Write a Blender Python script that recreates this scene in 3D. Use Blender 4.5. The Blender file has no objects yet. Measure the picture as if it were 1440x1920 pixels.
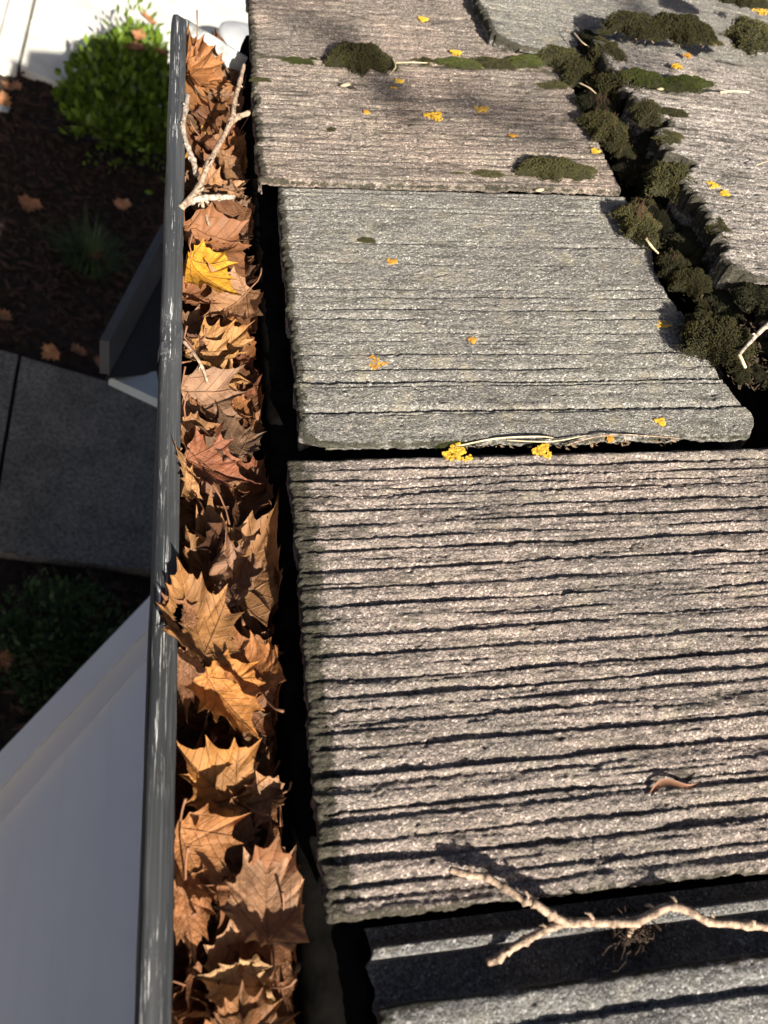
import bpy, math, random
import numpy as np
from mathutils import Matrix, Vector
random.seed(7); RS = np.random.RandomState(11)
scn = bpy.context.scene
COL = scn.collection

# ------------------------------------------------------------------ camera
F, SY, VX, VY = 1400.0, -0.055, 370.0, -1300.0        # measured from the photograph (1440 x 1920)
TH = math.radians(20)                                   # roof pitch
d_ = np.array([VX-720, VY-960, F]); d_ /= np.linalg.norm(d_)
s_ = np.array([1, SY, -(d_[0]+SY*d_[1])/d_[2]]); s_ /= np.linalg.norm(s_)
n_ = np.cross(s_, d_)
RC = np.array([s_, d_, n_])                             # camera vector -> roof frame (u up slope, v along gutter, n normal)
CR = np.array([-0.01942493, -0.02379201, 0.43371519])   # camera in roof frame
WR = np.array([[math.cos(TH), 0, -math.sin(TH)], [0, 1, 0], [math.sin(TH), 0, math.cos(TH)]])
CW = WR @ CR
RW = WR @ RC
cam_d = bpy.data.cameras.new('camera'); cam = bpy.data.objects.new('camera', cam_d); COL.objects.link(cam)
r, dn, fw = RW[:, 0], RW[:, 1], RW[:, 2]
M = Matrix(((r[0], -dn[0], -fw[0], CW[0]), (r[1], -dn[1], -fw[1], CW[1]), (r[2], -dn[2], -fw[2], CW[2]), (0, 0, 0, 1)))
cam.matrix_world = M
cam_d.sensor_fit = 'VERTICAL'; cam_d.sensor_height = 36; cam_d.lens = F*36/1920
cam_d.clip_start = 0.01; cam_d.clip_end = 500
cam_d.dof.use_dof = True; cam_d.dof.focus_distance = 0.60; cam_d.dof.aperture_fstop = 26.25/3.0
scn.camera = cam

# ------------------------------------------------------------------ light
SUN = Vector((0.10, -0.85, 0.515)).normalized()
w = bpy.data.worlds.new('World'); scn.world = w; w.use_nodes = True
nt = w.node_tree; nt.nodes.clear()
sky = nt.nodes.new('ShaderNodeTexSky'); sky.sky_type = 'NISHITA'; sky.sun_disc = False
sky.air_density = 0.36; sky.dust_density = 2.5; sky.ozone_density = 0.0
sky.sun_elevation = math.asin(SUN.z); sky.sun_rotation = math.atan2(SUN.x, SUN.y)
bg = nt.nodes.new('ShaderNodeBackground'); bg.inputs['Strength'].default_value = 0.05
wo = nt.nodes.new('ShaderNodeOutputWorld')
nt.links.new(sky.outputs[0], bg.inputs[0]); nt.links.new(bg.outputs[0], wo.inputs[0])
sl = bpy.data.lights.new('sun', 'SUN'); sl.energy = 5.0; sl.angle = math.radians(0.53); sl.color = (1.0, 0.93, 0.82)
so = bpy.data.objects.new('sun', sl); COL.objects.link(so)
so.rotation_euler = SUN.to_track_quat('Z', 'Y').to_euler(); so.location = (0.5, -3, 3)
scn.view_settings.view_transform = 'Standard'; scn.view_settings.look = 'None'
scn.view_settings.exposure = 1.3; scn.view_settings.gamma = 1; scn.view_settings.use_curve_mapping = False

# ------------------------------------------------------------------ helpers: measuring
def ray(p): return RC @ np.array([p[0]-720, p[1]-960, F])
def uv(p, n=0.0, k=0.0, u0=0.0):
    """photo pixel -> point on the roof-frame plane n + k (u-u0)"""
    v = ray(p); t = (n + k*(CR[0]-u0) - CR[2])/(v[2]-k*v[0]); return CR + v*t
def wz(p, z):
    """photo pixel -> world point at height z"""
    v = WR @ ray(p); return CW + v*((z-CW[2])/v[2])
def r2w(q): return WR @ np.asarray(q)
PXM = 0.00031     # metres per photo pixel near the tiles

def _h(ix, iy, s):
    h = (ix.astype(np.int64)*374761393 + iy.astype(np.int64)*668265263 + s*974711) & 0xffffffff
    h = ((h ^ (h >> 13))*1274126177) & 0xffffffff
    return ((h ^ (h >> 16)) & 0xffff)/65535.0
def vn(x, y, s=0):
    x = np.asarray(x, float); y = np.asarray(y, float) + 0*x; x = x + 0*y
    ix = np.floor(x); iy = np.floor(y); fx = x-ix; fy = y-iy
    fx = fx*fx*(3-2*fx); fy = fy*fy*(3-2*fy)
    a = _h(ix, iy, s); b = _h(ix+1, iy, s); c = _h(ix, iy+1, s); d = _h(ix+1, iy+1, s)
    return (a*(1-fx)+b*fx)*(1-fy) + (c*(1-fx)+d*fx)*fy - 0.5
def fbm(x, y, s=0, o=4):
    t = 0; a = 1.0
    for i in range(o):
        t = t + a*vn(x, y, s+i*17); x = x*2.03; y = y*2.03; a *= .5
    return t

# ------------------------------------------------------------------ helpers: objects
def link(name, me, mat=None, parent=None, smooth=False):
    o = bpy.data.objects.new(name, me); COL.objects.link(o)
    if mat:
        for m in (mat if isinstance(mat, (list, tuple)) else [mat]): me.materials.append(m)
    if parent: o.parent = parent
    if smooth: me.polygons.foreach_set('use_smooth', [True]*len(me.polygons))
    return o
def mesh(name, V, Fc, mi=None):
    me = bpy.data.meshes.new(name); me.from_pydata([tuple(map(float, v)) for v in V], [], [tuple(map(int, f)) for f in Fc])
    if mi is not None: me.polygons.foreach_set('material_index', np.asarray(mi, np.int32))
    me.update(); return me
def grid_mesh(name, P, attr=None):
    """P: (a, b, 3) grid"""
    a, b = P.shape[:2]; me = bpy.data.meshes.new(name)
    me.vertices.add(a*b); me.vertices.foreach_set('co', P.reshape(-1).astype(np.float32))
    i = np.arange(a*b).reshape(a, b)
    q = np.stack([i[:-1, :-1], i[1:, :-1], i[1:, 1:], i[:-1, 1:]], -1).reshape(-1)
    nq = (a-1)*(b-1); me.loops.add(nq*4); me.loops.foreach_set('vertex_index', q.astype(np.int32))
    me.polygons.add(nq); me.polygons.foreach_set('loop_start', np.arange(0, nq*4, 4, dtype=np.int32))
    me.update(calc_edges=True); me.validate(); return me
def tag(o, label=None, cat=None, group=None, kind=None):
    if label: o['label'] = label
    if cat: o['category'] = cat
    if group: o['group'] = group
    if kind: o['kind'] = kind
    return o
def empty(name, loc=(0, 0, 0)):
    o = bpy.data.objects.new(name, None); COL.objects.link(o); o.location = loc; o.empty_display_size = .05; return o
class MB:
    def __init__(s): s.V = []; s.F = []; s.m = []
    def add(s, V, Fc, m=0):
        b = len(s.V); s.V += [tuple(v) for v in V]; s.F += [tuple(b+i for i in f) for f in Fc]; s.m += [m]*len(Fc); return s
    def box(s, lo, hi, m=0):
        (a, b, c), (d, e, f) = lo, hi
        return s.add([(a,b,c),(d,b,c),(d,e,c),(a,e,c),(a,b,f),(d,b,f),(d,e,f),(a,e,f)], [(0,3,2,1),(4,5,6,7),(0,1,5,4),(1,2,6,5),(2,3,7,6),(3,0,4,7)], m)
    def prism(s, poly, z0, z1, m=0):
        k = len(poly)
        return s.add([(x, y, z0) for x, y in poly]+[(x, y, z1) for x, y in poly],
                     [tuple(range(k-1, -1, -1)), tuple(range(k, 2*k))]+[(i, (i+1) % k, k+(i+1) % k, k+i) for i in range(k)], m)
    def tube(s, pts, rad, n=7, m=0, cap=True):
        pts = [Vector(p) for p in pts]; V = []; k = len(pts)
        for i, p in enumerate(pts):
            t = (pts[min(i+1, k-1)]-pts[max(i-1, 0)]).normalized()
            a = t.orthogonal() if i == 0 else (a - t*a.dot(t))
            a.normalize(); b = t.cross(a)
            rr = rad[i] if hasattr(rad, '__len__') else rad
            for j in range(n):
                q = 2*math.pi*j/n; V.append(p + (a*math.cos(q)+b*math.sin(q))*rr)
        Fc = [(i*n+j, i*n+(j+1) % n, (i+1)*n+(j+1) % n, (i+1)*n+j) for i in range(k-1) for j in range(n)]
        if cap: Fc += [tuple(range(n-1, -1, -1)), tuple(range((k-1)*n, k*n))]
        return s.add(V, Fc, m)
    def build(s, name, mat=None, parent=None, smooth=False):
        return link(name, mesh(name, s.V, s.F, s.m), mat, parent, smooth)

# ------------------------------------------------------------------ helpers: materials
class NT:
    def __init__(s, name):
        s.m = bpy.data.materials.new(name); s.m.use_nodes = True; s.t = s.m.node_tree; s.t.nodes.clear()
        s.out = s.n('ShaderNodeOutputMaterial')
    def n(s, ty, **kw):
        x = s.t.nodes.new(ty)
        for k, v in kw.items(): setattr(x, k, v)
        return x
    def set(s, sock, v):
        if v is None: return
        if isinstance(v, bpy.types.NodeSocket): s.t.links.new(v, sock)
        elif isinstance(v, (tuple, list)) and len(v) == 3 and sock.type == 'RGBA': sock.default_value = (*v, 1)
        else: sock.default_value = v
    def math(s, op, a, b=None, c=None, clamp=False):
        x = s.n('ShaderNodeMath', operation=op, use_clamp=clamp); s.set(x.inputs[0], a); s.set(x.inputs[1], b); s.set(x.inputs[2], c); return x.outputs[0]
    def mix(s, f, a, b, mode='MIX'):
        x = s.n('ShaderNodeMix', data_type='RGBA', blend_type=mode); s.set(x.inputs[0], f); s.set(x.inputs[6], a); s.set(x.inputs[7], b); return x.outputs[2]
    def ramp(s, v, lo, hi, a=0.0, b=1.0):
        x = s.n('ShaderNodeMapRange', interpolation_type='SMOOTHSTEP'); s.set(x.inputs[0], v); x.inputs[1].default_value = lo; x.inputs[2].default_value = hi
        x.inputs[3].default_value = a; x.inputs[4].default_value = b; return x.outputs[0]
    def coord(s, scale=None, kind='Object'):
        c = s.n('ShaderNodeTexCoord').outputs[kind]
        if scale is None: return c
        mp = s.n('ShaderNodeMapping'); s.set(mp.inputs[0], c); mp.inputs['Scale'].default_value = scale; return mp.outputs[0]
    def noise(s, vec, scale, detail=4, rough=.55, out=0):
        x = s.n('ShaderNodeTexNoise'); s.set(x.inputs['Vector'], vec); x.inputs['Scale'].default_value = scale; x.inputs['Detail'].default_value = detail; x.inputs['Roughness'].default_value = rough
        return x.outputs[out]
    def voro(s, vec, scale, out='Distance', feature='F1'):
        x = s.n('ShaderNodeTexVoronoi', feature=feature); s.set(x.inputs['Vector'], vec); x.inputs['Scale'].default_value = scale; return x.outputs[out]
    def bump(s, h, strength, dist, nrm=None):
        x = s.n('ShaderNodeBump'); s.set(x.inputs['Height'], h); x.inputs['Strength'].default_value = strength; x.inputs['Distance'].default_value = dist
        if nrm is not None: s.set(x.inputs['Normal'], nrm)
        return x.outputs[0]
    def bsdf(s, col, rough=.8, nrm=None, spec=.3, metal=0.0):
        x = s.n('ShaderNodeBsdfPrincipled'); s.set(x.inputs['Base Color'], col); s.set(x.inputs['Roughness'], rough); s.set(x.inputs['Specular IOR Level'], spec); s.set(x.inputs['Metallic'], metal)
        if nrm is not None: s.set(x.inputs['Normal'], nrm)
        return x
    def done(s, b): s.t.links.new(b if isinstance(b, bpy.types.NodeSocket) else b.outputs[0], s.out.inputs[0]); return s.m

def rgb_scale(n, col, f):
    x = n.n('ShaderNodeVectorMath', operation='SCALE'); n.set(x.inputs[0], col); n.set(x.inputs['Scale'], f); return x.outputs[0]
def concrete_mat(name, c1, c2, algae=.5, lichen=.35, grain=820, bumpd=.0019, mortar=.3):
    n = NT(name); c = n.coord()
    base = n.mix(n.ramp(n.noise(c, 9, 3), .35, .65), c1, c2)
    cellc = n.voro(c, grain, 'Color'); sep = n.n('ShaderNodeSeparateColor'); n.set(sep.inputs[0], cellc)
    cell = sep.outputs[0]
    bright = n.math('ADD', n.ramp(cell, .0, 1.0, .50, 1.20), n.ramp(sep.outputs[1], .88, .97, 0, 1.1))
    base = rgb_scale(n, base, bright)
    film = n.ramp(n.noise(c, 38, 6, .65), .52, .66)
    base = n.mix(n.math('MULTIPLY', film, lichen), base, (.42, .37, .265))
    cs = n.coord((.28, 1, 1)); a1 = n.math('MULTIPLY', n.ramp(n.noise(cs, 60, 7, .7), .50, .70), algae)
    base = n.mix(a1, base, (.05, .045, .035))
    a2 = n.math('MULTIPLY', n.ramp(n.noise(n.coord((.5, 1, 1)), 190, 5, .75), .53, .66), algae*.9)
    base = n.mix(a2, base, (.04, .038, .03))
    at = n.n('ShaderNodeAttribute'); at.attribute_name = 'crust'
    a3 = n.ramp(n.math('ADD', at.outputs['Fac'], n.math('MULTIPLY', n.math('SUBTRACT', n.noise(c, 120, 6, .7), .5), 2.4)), .55, .95)
    base = n.mix(n.math('MULTIPLY', a3, .85), base, n.mix(n.ramp(n.noise(c, 300, 3), .4, .6), (.020, .020, .012), (.045, .042, .024)))
    h = n.math('ADD', n.math('MULTIPLY', n.voro(c, grain), -.6), n.math('MULTIPLY', n.noise(c, 380, 6, .75), 2.0))
    return n.done(n.bsdf(base, .92, n.bump(h, .9, bumpd), .2))
def plain_mat(name, col, rough=.8, ns=40, var=.35, bump=.0, spec=.3, scale=None):
    n = NT(name); c = n.coord(scale)
    k = n.ramp(n.noise(c, ns, 5), .25, .75, 1-var, 1+var)
    nr = n.bump(n.noise(c, ns*3, 5), .6, bump) if bump else None
    return n.done(n.bsdf(rgb_scale(n, col, k), rough, nr, spec))

def moss_mat(name, c1, c2):
    n = NT(name); c = n.coord()
    base = n.mix(n.ramp(n.noise(c, 90, 4), .35, .65), c1, c2)
    rnd_ = n.n('ShaderNodeObjectInfo').outputs['Random']; base = rgb_scale(n, base, n.math('ADD', n.math('MULTIPLY', rnd_, .9), .75))
    k = n.ramp(n.noise(c, 900, 3), .3, .7, .55, 1.5)
    return n.done(n.bsdf(rgb_scale(n, base, k), .95, None, .1))
def leaf_mat():
    n = NT('dry_leaf'); at = n.n('ShaderNodeAttribute'); at.attribute_name = 'leafco'; L = at.outputs['Vector']
    sep = n.n('ShaderNodeSeparateXYZ'); n.set(sep.inputs[0], L); x, y = sep.outputs[0], sep.outputs[1]
    ax = n.math('ABSOLUTE', x)
    info = n.n('ShaderNodeObjectInfo')
    dmin = None; sec = None
    for ang in (0, 50, 105):                            # midrib and side veins, mirrored
        a = math.radians(ang); oy = .10 if ang else 0
        yy = n.math('SUBTRACT', y, oy)
        t = n.math('ADD', n.math('MULTIPLY', ax, math.sin(a)), n.math('MULTIPLY', yy, math.cos(a)))
        dd = n.math('ABSOLUTE', n.math('SUBTRACT', n.math('MULTIPLY', ax, math.cos(a)), n.math('MULTIPLY', yy, math.sin(a))))
        dd = n.math('ADD', dd, n.math('MULTIPLY', n.math('LESS_THAN', t, 0), 5))
        s2 = n.math('ABSOLUTE', n.math('SUBTRACT', n.math('FRACT', n.math('MULTIPLY', n.math('SUBTRACT', t, n.math('MULTIPLY', dd, .9)), 9)), .5))
        if dmin is None: dmin, sec = dd, s2
        else:
            less = n.math('LESS_THAN', dd, dmin)
            mx = n.n('ShaderNodeMix', data_type='FLOAT'); n.set(mx.inputs[0], less); n.set(mx.inputs[2], sec); n.set(mx.inputs[3], s2); sec = mx.outputs[0]
            dmin = n.math('MINIMUM', dmin, dd)
    vein = n.ramp(dmin, .004, .014, 1, 0)
    vein2 = n.math('MULTIPLY', n.ramp(sec, .0, .07, 1, 0), .55)
    vv = n.math('MAXIMUM', vein, vein2)
    c3 = n.n('ShaderNodeVectorMath', operation='ADD'); n.set(c3.inputs[0], L)
    cmb = n.n('ShaderNodeCombineXYZ'); n.set(cmb.inputs[2], n.math('MULTIPLY', info.outputs['Random'], 50)); n.set(c3.inputs[1], cmb.outputs[0]); P = c3.outputs[0]
    k = n.ramp(n.noise(P, 3.0, 5, .6), .3, .7, .68, 1.25)
    col = rgb_scale(n, info.outputs['Color'], k)
    col = n.mix(n.ramp(n.noise(P, 5, 4, .6), .55, .75, 0, .35), col, (.16, .055, .016))
    spot = n.ramp(n.voro(P, 13), .05, .10, .7, 0)
    col = n.mix(n.math('MULTIPLY', spot, n.ramp(n.noise(P, 4, 2), .5, .6)), col, (.03, .014, .007))
    col = n.mix(n.math('MULTIPLY', n.ramp(n.noise(P, 55, 4, .7), .5, .7), .25), col, (.07, .03, .012))
    col = n.mix(n.math('MULTIPLY', vv, .45), col, (.16, .075, .03))
    h = n.math('ADD', n.math('MULTIPLY', vv, .7), n.math('MULTIPLY', n.noise(P, 12, 5, .6), 1.2))
    nr = n.bump(h, .8, .0016)
    b = n.bsdf(col, .62, nr, .35)
    tr = n.n('ShaderNodeBsdfTranslucent'); n.set(tr.inputs[0], col); n.set(tr.inputs['Normal'], nr)
    mx = n.n('ShaderNodeMixShader'); mx.inputs[0].default_value = .15
    n.set(mx.inputs[1], b.outputs[0]); n.set(mx.inputs[2], tr.outputs[0])
    return n.done(mx.outputs[0])
def paint_mat():
    """dark grey gutter paint, scraped along its length"""
    n = NT('gutter_paint'); c = n.coord(); st = n.coord((60, 2.2, 60))
    fine = n.coord((900, 12, 900))
    base = n.mix(n.ramp(n.noise(st, 1.0, 5), .35, .7), (.020, .022, .024), (.050, .053, .056))
    base = n.mix(n.ramp(n.noise(fine, 1.0, 3), .5, .75, 0, .4), base, (.13, .135, .14))
    at = n.n('ShaderNodeAttribute'); at.attribute_name = 'scuff'
    m = n.math('MULTIPLY', n.ramp(n.noise(n.coord((800, 22, 800)), 1.0, 6, .75), .575, .61), at.outputs['Fac'])
    m2 = n.math('MULTIPLY', m, n.ramp(n.noise(n.coord((1, 9, 1)), 1.0, 3), .40, .52))
    base = n.mix(m2, base, (.72, .72, .70))
    rough = n.ramp(n.noise(st, 2, 4), .3, .7, .5, .72)
    nr = n.bump(n.math('ADD', n.math('MULTIPLY', n.noise(fine, 1.5, 4), .35), m2), .3, .0005)
    return n.done(n.bsdf(base, rough, nr, .5))
def streak_mat(name, col, dark, scale, lo=.4, hi=.7):
    n = NT(name)
    k = n.noise(n.coord(scale), 1.0, 5); k2 = n.noise(n.coord(), 4, 4)
    c = n.mix(n.ramp(k, lo, hi, 0, .7), col, dark); c = n.mix(n.ramp(k2, .45, .7, 0, .3), c, dark)
    return n.done(n.bsdf(c, .5, None, .35))

MT = dict(
    t_beige=concrete_mat('concrete_beige', (.37, .302, .262), (.275, .237, .21), .85, .32),
    t_grey=concrete_mat('concrete_grey', (.315, .30, .265), (.265, .25, .225), .55, .45, 780),
    t_pink=concrete_mat('concrete_pink', (.37, .295, .245), (.28, .24, .205), .9, .3),
    t_pale=concrete_mat('concrete_pale', (.41, .36, .32), (.31, .28, .255), 1.0, .2),
    t_dark=concrete_mat('concrete_dark', (.27, .262, .25), (.22, .215, .205), .4, .2),
    moss=moss_mat('moss_brown_green', (.062, .053, .022), (.030, .032, .012)),
    mossg=moss_mat('moss_green', (.042, .050, .012), (.028, .033, .010)),
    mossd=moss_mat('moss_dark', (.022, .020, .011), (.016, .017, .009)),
    stalk=plain_mat('moss_stalk', (.13, .065, .04), .8),
    lich=plain_mat('yellow_lichen', (.58, .35, .035), .85, 300, .35),
    licho=plain_mat('orange_lichen', (.46, .23, .035), .85, 300, .35),
    leaf=leaf_mat(), stem=plain_mat('leaf_stem', (.17, .08, .042), .6),
    bark=plain_mat('twig_bark', (.33, .235, .165), .85, 260, .7, .0014),
    barkp=plain_mat('pale_bark', (.36, .29, .23), .9, 300, .6, .0016),
    straw=plain_mat('straw', (.55, .44, .28), .7),
    debris=plain_mat('dead_moss', (.060, .042, .024), .95, 300, .7), debris2=plain_mat('needle_litter', (.20, .14, .085), .9, 200, .8),
    root=plain_mat('root_fibre', (.04, .026, .018), .9),
    paint=paint_mat(), black=plain_mat('black_flashing', (.006, .0055, .005), .95, 60, .5, .0004, .0),
    seal=plain_mat('sealant', (.10, .105, .11), .45, 120, .4, .001),
    white=plain_mat('peeling_white', (.26, .27, .265), .6, 45, .8),
    panel=streak_mat('white_panel_paint', (.95, .95, .93), (.84, .84, .83), (26, 1.5, 26), .45, .9),
    trim=streak_mat('white_trim_paint', (.93, .90, .84), (.86, .84, .79), (3, 3, 3)),
    greyb=plain_mat('grey_board', (.08, .079, .077), .7, 8, .2), greyd=plain_mat('shaded_board', (.03, .03, .032), .8, 8, .2),  # greyd paints the shade inside the bracket
    pale=plain_mat('pale_board', (.55, .60, .58), .7, 8, .15),
    wall=plain_mat('wall_paint', (.30, .30, .28), .8, 6, .1), wood=plain_mat('roof_wood', (.10, .07, .05), .9, 20, .4),
    mulch=plain_mat('bark_mulch', (.022, .014, .010), .95, 30, .6, .01), chip=plain_mat('mulch_chip', (.036, .021, .014), .9, 25, .7),
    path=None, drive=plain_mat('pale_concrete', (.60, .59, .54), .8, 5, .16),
    bleaf=None, bdark=None, grass=plain_mat('grass_blade', (.05, .075, .025), .6, 8, .5), binm=plain_mat('grey_plastic', (.42, .43, .44), .45, 10, .08, 0, .5),
)
def path_mat():
    n = NT('path_concrete'); c = n.coord()
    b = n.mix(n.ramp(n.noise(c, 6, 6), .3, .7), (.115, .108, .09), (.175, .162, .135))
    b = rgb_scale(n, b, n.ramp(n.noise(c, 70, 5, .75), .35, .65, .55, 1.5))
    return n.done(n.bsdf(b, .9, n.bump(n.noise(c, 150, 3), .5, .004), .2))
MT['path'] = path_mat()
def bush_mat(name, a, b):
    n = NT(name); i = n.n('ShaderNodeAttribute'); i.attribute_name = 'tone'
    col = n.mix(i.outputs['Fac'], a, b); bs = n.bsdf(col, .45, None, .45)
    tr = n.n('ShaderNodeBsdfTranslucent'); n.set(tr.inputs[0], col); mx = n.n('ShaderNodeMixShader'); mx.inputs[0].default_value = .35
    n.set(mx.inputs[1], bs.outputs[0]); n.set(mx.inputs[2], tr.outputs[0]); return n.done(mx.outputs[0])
MT['bleaf'] = bush_mat('shrub_leaf', (.017, .033, .008), (.16, .25, .022)); MT['bdark'] = bush_mat('shrub_leaf_dark', (.035, .07, .025), (.06, .10, .03))  # shrub_leaf runs from painted shade to sunlit yellow-green

# ================================================================== THE GROUND
GZ = -2.6
ground = MB().add([(-60, -60, GZ-.02), (60, -60, GZ-.02), (60, 60, GZ-.02), (-60, 60, GZ-.02)], [(0, 1, 2, 3)]).build('ground', MT['mulch']); tag(ground, kind='structure')
# mulch bed, lumpy
gx, gy = np.meshgrid(np.linspace(-1.6, .9, 120), np.linspace(-1.0, 5.15, 260), indexing='ij')
P = np.stack([gx, gy, GZ + .012 + .03*fbm(gx*6, gy*6, 3) ], -1)
mb = link('mulch_bed', grid_mesh('mulch_bed', P), MT['mulch'], None, True); tag(mb, kind='structure')
m = MB()
for i in range(4200):
    x = random.uniform(-.95, .75); y = random.uniform(.9, 5.1)
    if 1.55 < y < 2.75 and x < 1: continue
    l = random.uniform(.012, .045); ww = l*random.uniform(.2, .5); a = random.uniform(0, 6.28); z = GZ + .02 + .03*float(fbm(np.array(x*6), np.array(y*6), 3)) + random.uniform(0, .012)
    ca, sa = math.cos(a), math.sin(a); t = random.uniform(-.012, .012)
    pts = [(-l, -ww, -t), (l, -ww*.6, t), (l*.8, ww, t+.004), (-l*.7, ww*.8, -t+.003), (0, 0, .006+abs(t))]
    m.add([(x+ca*p[0]-sa*p[1], y+sa*p[0]+ca*p[1], z+p[2]) for p in pts], [(0, 1, 4), (1, 2, 4), (2, 3, 4), (3, 0, 4)])
ch = m.build('bark_chips', MT['chip']); tag(ch, kind='stuff')
# concrete path, two slabs with an open joint
yj = [(1.60, 2.70)]
pth = empty('path', (0, 2.1, GZ)); tag(pth, kind='structure')
def slab(poly, z0, z1, name, mat, par, org):
    return MB().prism([(x-org[0], y-org[1]) for x, y in poly], z0, z1).build(name, mat, par)
pa, pb = wz((0, 660), GZ+.06), wz((280, 742), GZ+.06)
jx = float(wz((8, 840), GZ+.06)[0])
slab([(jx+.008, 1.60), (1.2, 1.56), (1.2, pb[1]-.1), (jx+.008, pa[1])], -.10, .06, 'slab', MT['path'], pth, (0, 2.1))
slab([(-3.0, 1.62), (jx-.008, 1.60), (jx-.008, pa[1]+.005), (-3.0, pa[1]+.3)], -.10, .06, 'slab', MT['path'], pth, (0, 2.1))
# pale sunlit driveway beyond the bed
drv = empty('driveway', (0, 5.2, GZ)); tag(drv, kind='structure')
ys = [5.02, 5.62, 6.25, 7.3, 8.6, 11, 16]
for a, b in zip(ys[:-1], ys[1:]):
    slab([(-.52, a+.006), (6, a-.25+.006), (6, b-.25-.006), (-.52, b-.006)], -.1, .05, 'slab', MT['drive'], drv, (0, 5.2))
kb = MB()
kb.box((-.66, -.25, -.1), (-.535, 11, .10)); kb.box((-.80, -.25, -.1), (-.67, 11, .085)); kb.box((-6, -.1, -.1), (-.815, 11, .05))
kb.build('kerb', MT['drive'], drv)
# shrubs ------------------------------------------------------------
def shrub(name, loc, rx, ry, h, n, ls, mat, label, cat='shrub', seed=1, upright=.5):
    rnd = random.Random(seed); o = empty(name, loc); tag(o, label, cat)
    lobes = [(rx*.75*math.cos(a)*q_, ry*.75*math.sin(a)*q_, h*rnd.uniform(.45, .85)-h*.25*q_, rnd.uniform(.22, .42)*min(rx, ry)) for a, q_ in ((rnd.uniform(0, 6.283), rnd.random()**.5) for _ in range(17))]
    V = []; Fc = []; tone = []
    for i in range(n):
        th = rnd.uniform(0, 6.283); ph = math.acos(rnd.uniform(-.15, 1)); rr = 1-.42*rnd.random()**1.6
        rr *= 1+.22*math.sin(3*th+seed)*math.sin(2*ph+seed*2) + .10*rnd.uniform(-1, 1)
        c = Vector((rx*rr*math.sin(ph)*math.cos(th), ry*rr*math.sin(ph)*math.sin(th), h*.35+h*.65*rr*math.cos(ph)))
        if i % 5: 
            lb = lobes[i % len(lobes)]; c = Vector((lb[0]+lb[3]*rr*math.sin(ph)*math.cos(th), lb[1]+lb[3]*rr*math.sin(ph)*math.sin(th), lb[2]+lb[3]*.9*rr*math.cos(ph)))
        out = Vector((math.sin(ph)*math.cos(th), math.sin(ph)*math.sin(th), math.cos(ph)+upright)).normalized()
        d = (out+Vector((rnd.uniform(-1, 1), rnd.uniform(-1, 1), rnd.uniform(-.6, 1)))*.75).normalized()
        s = d.cross(Vector((rnd.uniform(-1, 1), rnd.uniform(-1, 1), rnd.uniform(-1, 1)))).normalized(); nn = d.cross(s)
        l = ls*rnd.uniform(.7, 1.3); b = len(V)
        V += [c-d*l*.5, c+s*l*.26-nn*l*.04, c+d*l*.55+nn*l*.08, c-s*l*.26-nn*l*.04, c+nn*l*.05]
        Fc += [(b, b+1, b+4), (b+1, b+2, b+4), (b+2, b+3, b+4), (b+3, b, b+4)]
        tone += [min(1, max(0, rr*rnd.uniform(.3, 1.1)))]*5  # random tone, deeper leaves darker: crown shade put into the colour
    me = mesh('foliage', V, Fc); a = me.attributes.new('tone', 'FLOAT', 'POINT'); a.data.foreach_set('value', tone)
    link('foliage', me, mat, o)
    for k in range(7):
        a = k*.9+seed; mb_ = MB(); e = Vector((math.cos(a)*rx*.6, math.sin(a)*ry*.6, h*.7))
        mb_.tube([(0, 0, 0), e*.4+Vector((0, 0, h*.1)), e], [.012, .009, .004], 5).build('branch', MT['root'], o)
    return o
c = wz((232, 190), GZ+.55)
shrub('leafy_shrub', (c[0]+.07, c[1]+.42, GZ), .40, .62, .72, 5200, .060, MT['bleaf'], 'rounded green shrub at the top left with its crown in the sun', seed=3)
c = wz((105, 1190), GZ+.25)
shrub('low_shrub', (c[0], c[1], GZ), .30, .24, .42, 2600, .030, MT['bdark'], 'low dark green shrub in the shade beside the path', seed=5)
# grassy tuft in the bed
c = wz((165, 490), GZ+.05); V = []; Fc = []
for i in range(420):
    a = random.uniform(0, 6.28); r0 = random.uniform(0, .10); l = random.uniform(.12, .28); lean = random.uniform(.3, 1.0)
    bx, by = r0*math.cos(a), r0*math.sin(a); a2 = a+random.uniform(-.5, .5); dx, dy = math.cos(a2), math.sin(a2); b = len(V)
    V += [(bx-dy*.003, by+dx*.003, 0), (bx+dy*.003, by-dx*.003, 0), (bx+dx*l*lean*.5+dy*.002, by+dy*l*lean*.5-dx*.002, l*.6), (bx+dx*l*lean*.5-dy*.002, by+dy*l*lean*.5+dx*.002, l*.6), (bx+dx*l*lean, by+dy*l*lean, l*.65)]
    Fc += [(0+b, 1+b, 2+b, 3+b), (3+b, 2+b, 4+b)]
g = link('grass_tuft', mesh('grass_tuft', V, Fc), MT['grass']); g.location = (c[0], c[1], GZ+.01)
tag(g, 'dark tuft of long grass in the shaded mulch above the path', 'grass')
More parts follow.
